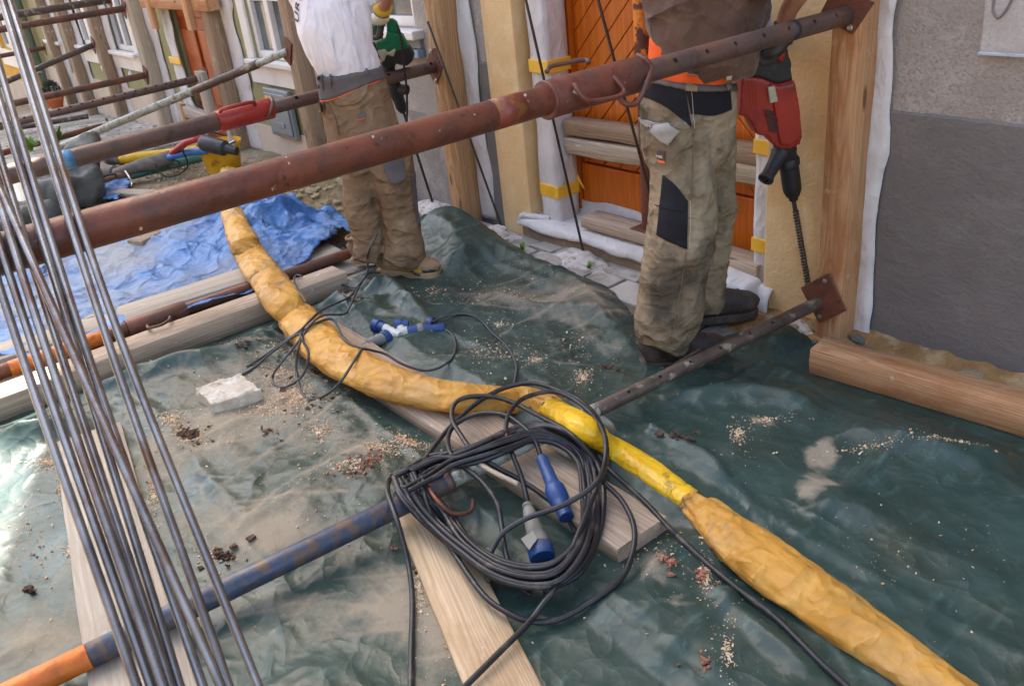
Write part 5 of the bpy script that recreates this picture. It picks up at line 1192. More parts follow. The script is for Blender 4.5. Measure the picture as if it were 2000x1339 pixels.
def heapmesh():
    c = G(590, 385); xs = np.arange(c[0] - 1.5, c[0] + 1.2, .03); ys = np.arange(c[1] - .75, 2.80, .03); V = []
    for x in xs:
        for y in ys:
            e = min(1, (x - xs[0]) / .3, (xs[-1] - x) / .3, (y - ys[0]) / .3)
            V.append((x, y, -.05 + e * .03 + heapz(x, y) * 1.0 + .02 * float(fbm(np.array([x * 9, y * 9, 1.]), 3)) * e + .01))
    n = len(ys); Fc = [(i * n + j, (i + 1) * n + j, (i + 1) * n + j + 1, i * n + j + 1) for i in range(len(xs) - 1) for j in range(n - 1)]
    mobj('sand', (V, Fc), pmat('rubble sand', [((150, 130, 96),), ((122, 106, 80), 5, .4, .65), ((172, 154, 120), 12, .5, .7), ((110, 94, 70), 60, .52, .66, (1, 1, 1), 8)], (.95, 1), bump=((50, .012), (160, .005)), spec=.05), rub, True)
heapmesh()
rs_ = random.Random(4)
def put_stone(parent, x, y, z, s):
    o = link(bpy.data.objects.new('stone', rs_.choice(stone_me)))
    o.matrix_basis = Matrix.Translation((x, y, z)) @ Matrix.Rotation(rs_.uniform(0, 6.3), 4, 'Z') @ Matrix.Rotation(rs_.uniform(-.5, .5), 4, 'X') @ Matrix.Diagonal((s, s * rs_.uniform(.6, 1), s * rs_.uniform(.6, 1), 1))
    setparent(o, parent)
for k in range(150):
    px, py = rs_.gauss(620, 55), rs_.gauss(400, 24); P = G(px, py)
    if P[1] > 2.75: continue
    put_stone(rub, P[0], P[1], heapz(P[0], P[1]) - .005, abs(rs_.gauss(.018, .012)) + .010)
# gravel
def gravel():
    V = []; Fc = []; r = np.random.default_rng(2); base = np.array([v.co[:] for v in stone_me[0].vertices]); fb = [tuple(p.vertices) for p in stone_me[0].polygons]
    for k in range(2600):
        if k < 1500: px, py = r.normal(570, 75), r.normal(385, 30)
        elif k < 2100: px, py = r.normal(330, 60), r.normal(325, 14)
        else: px, py = r.uniform(150, 420), r.uniform(250, 330)
        P = G(px, py)
        if P[1] > 2.8 or P[0] < -12: continue
        s = r.uniform(.004, .013); a = r.uniform(0, 6.28); ca, sa = math.cos(a), math.sin(a); n = len(V)
        b = base * s * np.array([1, r.uniform(.6, 1), r.uniform(.6, 1)]); z = heapz(P[0], P[1]) + float(ground_z(np.array(P[0]))) - .012
        V += [(P[0] + q[0] * ca - q[1] * sa, P[1] + q[0] * sa + q[1] * ca, z + q[2]) for q in b]; Fc += [tuple(i + n for i in f) for f in fb]
    o = mobj('gravel', (V, Fc), M_rub, rub); o['kind'] = 'stuff'
gravel()
# broken strip of ground at the foot of the plinth
brk = thing('broken_edge', 'strip of broken stones and sand along the foot of the dark plinth', 'rubble', (-1.2, 2.8, 0))
M_sand = pmat('ochre mortar', [((164, 128, 84),), ((134, 100, 64), 7, .4, .65), ((186, 160, 124), 14, .5, .7)], (.95, 1), bump=((60, .008),), spec=.05)
def edge_strip():
    xs = np.arange(-2.3, .8, .02); ys = np.linspace(2.56, 2.845, 14); V = []
    for x in xs:
        for j, y in enumerate(ys):
            t = (y - 2.56) / .285
            V.append((x, y, -.01 + .022 * t + (.028 * max(0, t - .75) * 4) * (1 if x > -1.62 else 0) + .02 * float(fbm(np.array([x * 14, y * 14, 3.]), 3))))
    n = len(ys); Fc = [(i * n + j, (i + 1) * n + j, (i + 1) * n + j + 1, i * n + j + 1) for i in range(len(xs) - 1) for j in range(n - 1)]
    mobj('sand', (V, Fc), M_sand, brk, True)
edge_strip()
M_stone2 = pmat('grey field stone', [((126, 122, 114),), ((106, 100, 92), 6, .4, .65), ((152, 146, 134), 9, .5, .7)], (.85, .95), bump=((50, .004),))
stone2 = []
for me in stone_me[:4]: m2 = me.copy(); m2.materials.clear(); m2.materials.append(M_stone2); stone2.append(m2)
keep = stone_me[:]; 
for k in range(58):
    x = rs_.uniform(-2.0, .3); y = rs_.uniform(2.66, 2.82); stone_me[:] = keep if k % 2 else stone2
    put_stone(brk, x, y, .01 + .01 * rs_.random(), abs(rs_.gauss(.022, .014)) + .008)
for k in range(26):   # loose bits between far worker's shoes and step
    P = G(rs_.gauss(1440, 60), rs_.gauss(600, 16)); 
    if P[1] < 2.8: put_stone(brk, P[0], P[1], .0, abs(rs_.gauss(.016, .01)) + .006)
stone_me[:] = keep

# ---- bucket and hoses in the back
M_bucket = pmat('yellow bucket plastic', [((226, 176, 36),), ((204, 150, 24), 6, .4, .7), ((150, 116, 40), 9, .56, .66)], (.4, .55), bump=((30, .002),))
bk = G(441, 338); bu = thing('bucket', 'dirty yellow mortar bucket standing in front of the olive house', 'bucket', tuple(bk))
zb = 0.0; H = .24
sharp(mobj('body', lathe((bk[0], bk[1], zb), (0, 0, 1), [(0, .115), (.01, .12), (H - .03, .158), (H - .02, .172), (H, .174), (H + .002, .164), (H - .03, .155), (.02, .112)], 40), M_bucket, bu), 35)
mobj('handle', tube(spline([(bk[0] + .05, bk[1] + .165, H - .02), (bk[0] + .09, bk[1] + .16, H + .06), (bk[0] + .06, bk[1] + .1, H + .12), (bk[0] - .02, bk[1] + .0, H + .10), (bk[0] - .08, bk[1] - .12, H + .0)], 6), .003, seg=6), M_steel, bu, True)
def hosepx(name, label, pts, r, mat, hz, parts=None, cat='hose'):
    q = spline(pts, 8); hh = np.interp(np.linspace(0, 1, len(q)), np.linspace(0, 1, len(hz)), hz)
    P = np.array([G(a, b, h) for (a, b), h in zip(q, hh)])
    t = thing(name, label, cat, tuple(P[0])); return t, P
t_, P = hosepx('suction_hose', 'grey hose curling into a yellow wrapped end behind the big red prop', [(226, 336), (205, 332), (196, 322), (208, 313), (228, 310), (246, 310), (280, 305), (320, 301), (360, 296), (385, 293)], 0, 0, [.05, .04, .04, .045, .05, .05, .05])
k = int(len(P) * .52); mobj('grey_section', tube(P[:k + 1], .05, seg=16), pmat('grey hose cloth', [((118, 108, 98),), ((98, 90, 82), 8, .4, .7), ((134, 124, 112), 20, .5, .7)], (.7, .85), bump=((40, .003),)), t_, True)
mobj('yellow_section', tube(P[k:], .04, seg=16), M_ytape, t_, True)
t_, P = hosepx('supply_hose', 'grey bound hose splitting into a blue and a red line at the bucket', [(228, 338), (250, 332), (275, 323), (300, 318), (318, 312), (335, 305)], 0, 0, [.06, .08, .10, .10, .11, .12])
rad_ = np.interp(np.linspace(0, 1, len(P)), [0, .3, .6, .75, .8, 1], [.04, .045, .058, .05, .055, .05])
mobj('binding', tube(P, rad_, seg=16), MATS['grey hose cloth'], t_, True)
def ln(name, pts, hz, r, mat):
    q = spline(pts, 8); hh = np.interp(np.linspace(0, 1, len(q)), np.linspace(0, 1, len(hz)), hz); mobj(name, tube(np.array([G(a, b, h) for (a, b), h in zip(q, hh)]), r, seg=12), mat, t_, True)
M_bl = pmat('blue line', [((52, 110, 186),), ((70, 128, 200), 12, .4, .7)], (.45, .6), bump=((50, .002),)); M_rl = pmat('red line', [((176, 42, 40),), ((150, 34, 34), 12, .4, .7)], (.45, .6), bump=((50, .002),))
ln('blue_line', [(330, 308), (350, 302), (375, 297), (402, 294)], [.12, .16, .2, .24], .027, M_bl)
ln('red_line', [(333, 303), (348, 290), (365, 278), (385, 271), (398, 269)], [.13, .22, .30, .34, .34], .025, M_rl)
ln('black_wire', [(304, 321), (310, 335), (325, 345), (345, 342), (362, 332), (367, 320), (362, 305), (357, 293), (365, 283)], [.12, .06, .02, .02, .04, .1, .18, .24, .28], .006, M_black)
ln('black_wire', [(335, 312), (348, 315), (349, 322), (340, 327), (325, 325)], [.12, .1, .08, .06, .06], .006, M_black)
gz_ = thing('grout_nozzle', 'black hose coupling with steel fittings resting on the bucket rim', 'coupling', tuple(G(405, 280, .26)))
def bp(px, py, h): return G(px, py, h)
sharp(mobj('coupling', lathe(bp(393, 278, .33), bp(425, 286, .30) - bp(393, 278, .33), [(0, .04), (.02, .055), (.12, .058), (.2, .055), (.22, .035), (.3, .03)], 20), M_black, gz_), 35)
sharp(mobj('fitting', cyl(bp(418, 284, .30), bp(436, 287, .28), .022, 16), M_zinc, gz_), 35)
sharp(mobj('lance', cyl(bp(432, 290, .27), bp(460, 275, .32), .010, 12), M_steel, gz_), 35)
sharp(mobj('tip', lathe(bp(455, 291, .25), (0, 0, 1), [(0, .02), (.03, .02), (.04, .016), (.12, .012), (.16, .006)], 14), M_plugw, gz_), 35)

# ---- weeds and flower pot
M_leaf = pmat('weed leaf', [((96, 132, 44),), ((120, 152, 60), 20, .4, .7), ((70, 104, 36), 12, .5, .7)], (.5, .65), spec=.3)
def weed(label, px, py, n, L, seed):
    r = random.Random(seed); c = G(px, py); zg = float(ground_z(np.array(c[0]))); V = []; Fc = []
    c = G(px, py, zg)
    for k in range(n):
        a = r.uniform(0, 6.28); l = L * r.uniform(.5, 1.1); wd = l * r.uniform(.10, .2); le = r.uniform(.3, 1.0); b = len(V); x0 = c + np.array([r.gauss(0, L * .02), r.gauss(0, L * .02), 0])
        d = np.array([math.cos(a), math.sin(a), 0]); s = np.array([-math.sin(a), math.cos(a), 0])
        for i in range(6):
            t = i / 5; p = x0 + d * l * t * le * .8 + np.array([0, 0, l * (t - .55 * le * t * t)]); ww = wd * math.sin(math.pi * min(.97, .12 + .88 * t)); V += [p - s * ww, p + s * ww + np.array([0, 0, ww * .3])]
        Fc += [(b + 2 * i, b + 2 * i + 1, b + 2 * i + 3, b + 2 * i + 2) for i in range(5)]
    return tag(mobj('weed', (V, Fc), M_leaf, None, True), label, 'plant', 'weeds between the paving')
weed('tall leafy weed behind the pale slanting prop', 112, 283, 14, .26, 1); weed('weed tuft among the tube ends', 62, 295, 22, .16, 2); weed('low weed by the reddish tube end', 45, 275, 22, .16, 3)
weed('tiny weed at the foot of the fleece draped post', 210, 238, 10, .07, 4); weed('small green weed by the dust round the door rod', 1150, 524, 12, .045, 5); weed('fallen green sprig on the paving by the step', 1022, 490, 7, .06, 6)
pot = thing('flower_pot', 'terracotta flower pot with dark shrub at the far post', 'flower pot', tuple(G(112, 212)))
pc = G(113, 213, -.22)
sharp(mobj('pot', lathe(pc, (0, 0, 1), [(0, .07), (.12, .11), (.13, .12), (.17, .12), (.17, .105), (.13, .10)], 24), pmat('terracotta', [((196, 106, 62),), ((170, 88, 52), 6, .4, .7)], (.8, .9)), pot), 35)
def shrub():
    r = random.Random(6); V = []; Fc = []
    for k in range(260):
        a = r.uniform(0, 6.28); e = r.uniform(-.3, 1.4); rad = .13 * r.uniform(.3, 1) ** .5; p = pc + np.array([math.cos(a) * math.cos(e) * rad, math.sin(a) * math.cos(e) * rad, .25 + math.sin(e) * rad * .9]); s = .03; b = len(V)
        u = np.array([r.gauss(0, 1), r.gauss(0, 1), r.gauss(0, 1)]); u /= np.linalg.norm(u); v = np.cross(u, [.3, .5, .8]); V += [p - u * s, p + v * s * .5, p + u * s, p - v * s * .5]; Fc.append((b, b + 1, b + 2, b + 3))
    mobj('foliage', (V, Fc), pmat('dark shrub', [((40, 54, 36),), ((58, 76, 48), 20, .4, .7)], (.5, .7)), pot)
shrub()

# ================================================================== people
M_skin = pmat('sun tanned skin', [((190, 136, 108),), ((172, 116, 90), 6, .4, .7), ((204, 152, 124), 14, .5, .75)], (.45, .6), bump=((120, .0006),), spec=.35)
M_hair = pmat('brown hair', [((64, 46, 34),), ((44, 32, 26), 30, .4, .7)], (.5, .7), bump=((60, .004, (1, 1, .2)),))
M_tee = pmat('white cotton', [((226, 220, 222),), ((210, 202, 202), 4, .45, .7), ((186, 172, 162), 3, .66, .82)], (.85, .95), bump=((260, .0006), (6, .022, (1.6, 1.6, .35), 'cr'), (15, .006, (1.4, 1.4, .5), 'cr')), spec=.15, sheen=.2)
M_trou1 = pmat('brown work cloth', [((134, 110, 86),), ((116, 93, 72), 4, .42, .66), ((152, 128, 102), 8, .5, .7), ((92, 76, 62), 5, .54, .72, (1, 1, 1), 8)], (.85, .95), bump=((300, .0005), (5.5, .026, (1, 1, 1.4), 'cr'), (15, .008, (1, 1, 1.5), 'cr')), spec=.15)
M_trou1g = pmat('grey work cloth', [((104, 98, 98),), ((90, 84, 86), 5, .42, .68), ((124, 112, 100), 8, .6, .8)], (.85, .95), bump=((300, .0005), (22, .002)), spec=.15)
M_trou2 = pmat('khaki work cloth', [((152, 134, 108),), ((130, 114, 92), 4, .42, .66), ((168, 152, 128), 7, .5, .7), ((82, 74, 62), 4, .47, .64, (1, 1, .7), 9)], (.85, .95), bump=((300, .0005), (5.5, .026, (1, 1, 1.4), 'cr'), (15, .008, (1, 1, 1.5), 'cr')), spec=.15)
M_blackc = pmat('black work cloth', [((34, 34, 38),), ((44, 44, 48), 6, .42, .68), ((66, 60, 54), 8, .64, .82)], (.8, .92), bump=((300, .0005), (20, .002)), spec=.15)
M_sweat = pmat('brown sweatshirt', [((104, 80, 66),), ((90, 68, 56), 4, .42, .68), ((118, 94, 78), 9, .55, .75)], (.9, 1), bump=((300, .0006), (5, .05, (1, 1, .8), 'cr'), (13, .012, (1, 1, .8), 'cr')), spec=.1, sheen=.2)
M_hivis = pmat('orange shirt', [((240, 98, 30),), ((224, 84, 22), 6, .42, .7)], (.8, .9), bump=((20, .003),))
M_leather = pmat('dusty dark leather', [((64, 54, 48),), ((48, 42, 40), 5, .42, .68), ((104, 92, 80), 8, .52, .72)], (.6, .8), bump=((40, .002),))
M_suede = pmat('tan suede', [((156, 130, 98),), ((136, 110, 80), 6, .42, .68), ((176, 154, 124), 10, .55, .75)], (.85, .95), bump=((80, .001),))
M_sole = pmat('gum sole', [((168, 142, 104),), ((140, 118, 88), 8, .42, .68)], (.7, .85), bump=((40, .002),))
M_navy = pmat('navy patch', [((54, 52, 66),), ((70, 66, 76), 8, .4, .7)], (.7, .85)); M_yel = pmat('yellow patch', [((214, 178, 44),)], (.6, .7))
M_glove = pmat('pale work glove', [((214, 208, 190),), ((186, 178, 158), 6, .42, .68)], (.85, .95), bump=((200, .001),)); M_gloved = pmat('dark glove palm', [((58, 54, 54),), ((84, 78, 72), 10, .5, .7)], (.7, .85), bump=((80, .001),))
M_pipe_o = pmat('orange piping', [((214, 96, 48),)], (.7, .8)); M_stitch = pmat('stitching', [((196, 188, 172),)], (.8, .9)); M_ink = pmat('shirt print', [((66, 60, 66),)], (.8, .9)); M_wht = pmat('white print', [((232, 228, 220),)], (.8, .9))
M_beltl = pmat('worn belt', [((92, 80, 70),), ((70, 60, 54), 8, .4, .7)], (.5, .65))
SIDE = RT
def limb(rings, ratio=.95, seg=22):
    """rings: (px, py, width px, plane distance[, depth ratio])"""
    q = spline([(r[0], r[1], r[2], r[3], r[4] if len(r) > 4 else ratio) for r in rings], 6)
    P = np.array([VD(a, b, d) for a, b, w_, d, k in q]); zc = (P - CAM) @ FW
    ra = q[:, 2] * zc / F_PX / 2
    return tube(P, ra, ra * q[:, 4], seg=seg, side=SIDE)
def ell(c, r, rot=None):
    bm = bmesh.new(); bmesh.ops.create_icosphere(bm, subdivisions=3, radius=1.0); Mx = rot.to_3x3() if rot is not None else Matrix.Identity(3)
    v = [tuple(Vector(c) + Mx @ Vector((q.co.x * r[0], q.co.y * r[1], q.co.z * r[2]))) for q in bm.verts]; f = [tuple(q.index for q in p.verts) for p in bm.faces]; bm.free(); return v, f
def sk(pts, rad, n=5, seg=14):
    q = spline([tuple(p) + (r,) for p, r in zip(pts, rad)], n); return tube(q[:, :3], q[:, 3], seg=seg)
def head(c, fdir, tilt=.25):
    """head facing fdir (horizontal), nose, ears, chin; returns skin shapes and hair shape"""
    f = np.array([fdir[0], fdir[1], 0.]); f /= np.linalg.norm(f); f2 = f * math.cos(tilt) - np.array([0, 0, 1]) * math.sin(tilt); s = np.array([f[1], -f[0], 0.]); u = np.cross(s, f2)
    Mx = Matrix((tuple(s), tuple(f2), tuple(u))).transposed(); c = np.asarray(c)
    P = lambda a, b, d: c + s * a + f2 * b + u * d
    skin = [ell(c, (.076, .096, .115), Mx), ell(P(0, .03, -.055), (.058, .066, .062), Mx), sk([P(0, .088, .015), P(0, .106, -.012), P(0, .116, -.03), P(0, .096, -.036)], [.008, .012, .015, .01]),
            ell(P(.078, -.005, -.005), (.012, .022, .034), Mx), ell(P(-.078, -.005, -.005), (.012, .022, .034), Mx), ell(P(0, .092, -.064), (.026, .012, .009), Mx), ell(P(.032, .086, .018), (.018, .012, .010), Mx), ell(P(-.032, .086, .018), (.018, .012, .010), Mx)]
    hair = [ell(P(0, -.016, .03), (.082, .095, .098), Mx), ell(P(0, -.05, -.02), (.075, .06, .075), Mx)]
    return skin, hair
def handvf(c, dirv, palm, curl=.9, size=1.0, thumb=1):
    """palm plus five curled fingers; dirv: finger direction, palm: direction the palm faces"""
    d = np.asarray(dirv, float); d /= np.linalg.norm(d); p = np.asarray(palm, float); p = p - d * (p @ d); p /= np.linalg.norm(p); s = np.cross(d, p); c = np.asarray(c, float)
    Mx = Matrix((tuple(s), tuple(d), tuple(p))).transposed(); out = [ell(c, (.042 * size, .05 * size, .018 * size), Mx)]
    for k, (o, l) in enumerate(((-.032, .072), (-.011, .084), (.011, .080), (.031, .062))):
        b = c + s * o * size + d * .036 * size; pts = [b]; ang = 0; seg_l = np.array([.45, .32, .25]) * l * size
        for q in seg_l:
            ang += curl; pts.append(pts[-1] + (d * math.cos(ang) + p * math.sin(ang)) * q)
        out.append(sk(pts, [.0098 * size, .0098 * size, .009 * size, .0078 * size], 4, 10))
    b = c + s * thumb * -.036 * size - d * .015 * size
    out.append(sk([b, b + (s * -thumb * .022 + d * .025 + p * .018) * size, b + (s * -thumb * .012 + d * .045 + p * .04) * size], [.0125 * size, .0115 * size, .009 * size], 4, 10))
    return out
def wrinkle(amp, zk=(), hscale=(9, 9, 26), seed=0.0):
    def fn(c, n):
        w_ = .45 + np.zeros(len(c))
        for (z, s, a) in zk: w_ = w_ + a * np.exp(-((c[:, 2] - z) / s) ** 2)
        sk_ = c * np.array(hscale) + np.stack([np.zeros(len(c)), np.zeros(len(c)), 2.2 * vnoise(c * 5 + seed)], -1)
        uu = c @ RT; vv = c[:, 2] + .25 * (c @ NH)
        cr = crease(uu * .7, vv, 5.0, 8, int(seed) + 40, 4.0, .7) + .7 * crease(uu * .8, vv, 10, 9, int(seed) + 60, 6.0, .8) + .3 * crease(uu, vv, 22, 9, int(seed) + 80, 9.0, .8)
        return amp * w_ * (ridged(sk_ + seed, 2) * .4 - .9 + 1.0 * cr) + amp * .3 * fbm(c * 9 + seed, 2)
    return fn
def cloth(name, vf, vox, mat, parent, amp, zk=(), sm=6, hs=(9, 9, 26), seed=0.0):
    me = remeshed(vf, vox, sm); displace(me, wrinkle(amp, zk, hs, seed)); setsmooth(me); me.materials.append(mat)
    o = mobj(name, me, None, parent); return o, bvh_of(me)
def patch(name, bvh, A, B, mat, parent, off=.004, t=.003, nu=14, nv=18):
    o = mobj(name, drape(bvh, A, B, nu, nv, off), mat, parent, True); md = o.modifiers.new('t', 'SOLIDIFY'); md.thickness = t; md.offset = 1; return o
def line_on(name, bvh, pts, r, mat, parent, off=.003):
    q = spline(pts, 6); P = []
    for a, b in q:
        d = Vector(ray(a, b)).normalized(); loc, nrm, i, ds = bvh.ray_cast(Vector(CAM), d)
        if loc is None: continue
        if nrm.dot(d) > 0: nrm = -nrm
        P.append(np.array(loc) + np.array(nrm) * off)
    if len(P) > 2: return mobj(name, tube(np.array(P), r, seg=6), mat, parent, True)
def text_on(name, bvh, txt, org, ex, ey, mat, parent, off=.004, bold=0.0):
    """flat print laid on cloth: letters mapped from picture vectors ex (along), ey (up)"""
    cu = bpy.data.curves.new('t', 'FONT'); cu.body = txt; cu.size = 1.0; cu.resolution_u = 3; cu.offset = bold; o = link(bpy.data.objects.new('t', cu)); me = bake(o)
    bm = bmesh.new(); bm.from_mesh(me); bmesh.ops.subdivide_edges(bm, edges=[e for e in bm.edges if e.calc_length() > .12], cuts=2); bmesh.ops.triangulate(bm, faces=bm.faces); V = []
    last = 3.0
    for v in bm.verts:
        a = org[0] + ex[0] * v.co.x + ey[0] * v.co.y; b = org[1] + ex[1] * v.co.x + ey[1] * v.co.y
        d = Vector(ray(a, b)).normalized(); loc, nrm, i, ds = bvh.ray_cast(Vector(CAM), d)
        if loc is None: loc = Vector(CAM) + d * last; nrm = -d
        else: last = ds
        if nrm.dot(d) > 0: nrm = -nrm
        V.append(np.array(loc) + np.array(nrm) * off)
    bm.verts.index_update(); Fc = [tuple(q.index for q in f.verts) for f in bm.faces]; bm.free(); bpy.data.objects.remove(o); bpy.data.meshes.remove(me)
    return mobj(name, (V, Fc), mat, parent)
def shoe(name, heel, toe, wd, h, parent, mat, sole, z0=0.004, seed=0):
    heel = np.array([heel[0], heel[1], z0]); toe = np.array([toe[0], toe[1], z0]); d = toe - heel; L = np.linalg.norm(d); d /= L; s = np.array([d[1], -d[0], 0]); U = np.array([0, 0, 1.])
    prof = [(0, .62), (.06, .8), (.2, .82), (.38, .84), (.55, .96), (.72, 1.06), (.86, .96), (.95, .7), (1, .35)]
    # sole
    V = []; Fc = []
    loop = [heel + d * L * t + s * wd / 2 * k for t, k in prof] + [heel + d * L * t - s * wd / 2 * k for t, k in reversed(prof)]
    o = mobj('sole', extrude_poly(loop, (0, 0, .034)), sole); bevobj(o, .004, 2)
    up = []
    for t, k, zt in ((.01, .5, .10), (.08, .74, .12), (.2, .78, .135), (.34, .80, .13), (.46, .84, .118), (.6, .94, .100), (.74, 1.0, .088), (.87, .92, .078), (.96, .66, .06), (.995, .34, .045)):
        zc = zt * h / .135; up.append((heel + d * L * t + U * (.02 + zc / 2), wd / 2 * k, zc / 2 + .004))
    vf = tube([u[0] for u in up], [u[1] for u in up], [u[2] for u in up], seg=20, side=s)
    ank = tube([heel + d * L * .2 + U * .06, heel + d * L * .19 + U * (h + .03)], [.047, .046], [.058, .054], seg=18, side=s)
    me = remeshed(join(vf, ank), .005, 5); displace(me, lambda c, n: .003 * fbm(c * 26 + seed, 3)); setsmooth(me); me.materials.append(mat)
    t = mobj(name, me, None, parent); setparent(o, t)
    la = []
    for k in range(4):
        q = .36 + .07 * k; zt = (.125 - .016 * k) * h / .135 + .03; la.append(tube(spline([heel + d * L * q + s * .034 + U * (zt - .008), heel + d * L * (q + .02) + U * (zt + .014), heel + d * L * q - s * .034 + U * (zt - .008)], 5), .003, seg=6))
    mobj('laces', join(*la), pmat('grey lace', [((112, 102, 92),)], (.8, .9)), t, True)
    zc = h + .045 + z0; c0 = heel + d * L * .19
    mobj('collar', tube([c0 + s * .05 * math.cos(q) + d * .06 * math.sin(q) + U * (zc - z0 - .012 + .008 * math.sin(q)) for q in np.linspace(0, 2 * math.pi, 25)[:-1]], .008, seg=8, closed=True), mat, t, True)
    tq = [(heel + d * L * .70 + s * wd * .5 * math.cos(q) * .98 + U * (.03 + .088 * h / .135 * math.sin(q) * .96)) + d * L * .05 * math.sin(q) for q in np.linspace(0, math.pi, 15)]
    mobj('toe_cap_seam', tube(tq, .003, seg=6), sole, t, True)
    return t, bvh_of(me)

# ------------------------------------------------------------------ the man in the white shirt
D1 = 4.09
w1 = thing('person', 'man in white T-shirt and brown work trousers drilling with a green drill', 'person', (-3.7, 2.0, 0))
ft = lambda p, d: VD(p[0], p[1], d)
sh_r, el_r, wr_r, hd_r = ft((712, -22), 4.12), ft((782, -62), 4.35), ft((748, 16), 4.62), ft((741, 44), 4.70)
sh_l, el_l, wr_l, hd_l = ft((592, -28), 4.30), ft((640, 40), 4.66), ft((715, 95), 4.80), ft((745, 100), 4.84)
skin1, hair1 = head(ft((634, -92), 4.30), (-.35, .9), .6)
torso1 = limb([(683, 160, 112, 4.12), (675, 110, 112, 4.10), (660, 50, 122, 4.12), (645, 0, 136, 4.16), (636, -30, 140, 4.2, .7), (632, -50, 80, 4.22, .8)], .62)
neck1 = sk([ft((634, -40), 4.22), ft((634, -62), 4.26), ft((634, -80), 4.29)], [.062, .054, .058])
body1 = remeshed(join(torso1, neck1, sk([sh_r, el_r, wr_r, hd_r], [.052, .042, .031, .034]), sk([sh_l, el_l, wr_l, hd_l], [.052, .042, .031, .034]), *skin1,
                      *[sk([ft((700, 230), 4.09), ft((700, 340), 4.08), ft((712, 430), 4.1), ft((716, 510), 4.08)], [.06, .05, .04, .04]), sk([ft((725, 230), 4.09), ft((763, 340), 4.08), ft((784, 430), 4.06), ft((787, 515), 4.05)], [.06, .05, .04, .04])]), .008, 4)
setsmooth(body1); body1.materials.append(M_skin); mobj('body', body1, None, w1)
mobj('hair', setsmooth(remeshed(join(*hair1), .008, 3)), None, w1).data.materials.append(M_hair)
tee, tee_b = cloth('t_shirt', join(limb([(684, 150, 122, D1), (680, 128, 122, D1), (666, 100, 132, D1), (653, 50, 148, 4.11), (645, 0, 152, 4.15), (637, -30, 156, 4.19, .68), (633, -52, 84, 4.22, .75)], .68, 30), sk([sh_r, sh_r + (el_r - sh_r) * .65], [.078, .072]), sk([sh_l, sh_l + (el_l - sh_l) * .65], [.078, .072])), .007, M_tee, w1, .009, ((1.08, .06, .6),), 6, (14, 14, 3.5), 3.0)
trw, tr1_b = cloth('trousers', join(limb([(683, 138, 128, D1, .8), (688, 160, 132, D1), (694, 195, 140, D1), (702, 230, 144, D1), (710, 262, 144, D1), (716, 290, 130, D1, .7)], .74, 30),
            limb([(690, 262, 92, 4.07), (700, 300, 76, 4.07), (701, 340, 68, 4.08), (706, 400, 72, 4.09), (716, 440, 66, 4.1), (721, 472, 62, 4.1), (718, 492, 54, 4.08), (716, 508, 56, 4.07)], 1.0),
            limb([(735, 262, 96, 4.10), (757, 300, 92, 4.09), (765, 340, 92, 4.08), (777, 400, 74, 4.07), (786, 440, 72, 4.06), (788, 475, 72, 4.06), (789, 492, 80, 4.05), (786, 507, 76, 4.05)], .95)), .0065, M_trou1, w1, .009, ((.10, .12, 1.2), (.48, .12, .7), (.75, .08, .5)), 5, (8, 8, 22), 1.0)
patch('waistband', tr1_b, [(619, 152), (640, 143), (690, 130), (730, 121), (744, 121)], [(626, 196), (646, 194), (690, 176), (735, 158), (750, 154)], M_trou1g, w1, .004, .003, 10, 30)
line_on('piping', tr1_b, [(623, 197), (645, 196), (690, 178), (740, 158)], .0028, M_pipe_o, w1, .006)
for a, b in (((630, 150), (633, 175)), ((646, 143), (648, 172)), ((713, 122), (717, 145))): line_on('belt_loop', tr1_b, [a, ((a[0] + b[0]) / 2, (a[1] + b[1]) / 2), b], .006, M_trou1g, w1, .008)
patch('back_pocket', tr1_b, [(652, 196), (690, 178), (718, 163)], [(660, 207), (700, 200), (717, 178)], M_trou1, w1, .010, .004)
patch('back_pocket', tr1_b, [(622, 200), (634, 198)], [(628, 221), (636, 214)], M_trou1, w1, .010, .004)
patch('knee_patch', tr1_b, [(740, 305), (765, 300), (785, 300)], [(762, 360), (780, 358), (794, 348)], M_trou1g, w1, .004, .003)
patch('hem_side', tr1_b, [(800, 340), (808, 400), (815, 440)], [(811, 335), (814, 400), (820, 440)], M_trou1g, w1, .003, .003)
patch('label_patch', tr1_b, [(697, 222), (714, 220)], [(698, 234), (715, 229)], M_trou1g, w1, .006, .002); line_on('piping', tr1_b, [(697, 235), (706, 233), (714, 230)], .0025, M_pipe_o, w1, .007)
line_on('seam', tr1_b, [(640, 200), (655, 230), (662, 262)], .0018, M_trou1g, w1, .003)
text_on('print', tee_b, 'U', (585, 47), (-1, -30), (-11, -9), M_ink, w1, .004, .02)
text_on('print', tee_b, 'R', (585, 25), (1, -30), (-10, -10), M_ink, w1, .004, .02)
text_on('print', tee_b, 'E', (588, 4), (3, -30), (-10, -11), M_ink, w1, .004, .02)
hl = G(745, 545)[:2]; to = G(862, 552)[:2]
s1, s1b = shoe('shoe', hl, to, .11, .12, w1, M_suede, M_sole, .034, 1)
hl2 = G(690, 520)[:2]; shoe('shoe', hl2, hl2 + np.array([.17, .22]), .105, .115, w1, M_suede, M_sole, .02, 2)
patch('navy_panel', s1b, [(802, 529), (815, 528), (838, 528)], [(812, 539), (825, 540), (842, 538)], M_navy, s1, .002, .0015)
patch('navy_panel', s1b, [(838, 526), (848, 526), (855, 531)], [(840, 537), (846, 540), (851, 542)], M_navy, s1, .002, .0015)
patch('yellow_panel', s1b, [(808, 528), (822, 526)], [(814, 534), (826, 532)], M_yel, s1, .004, .0015)
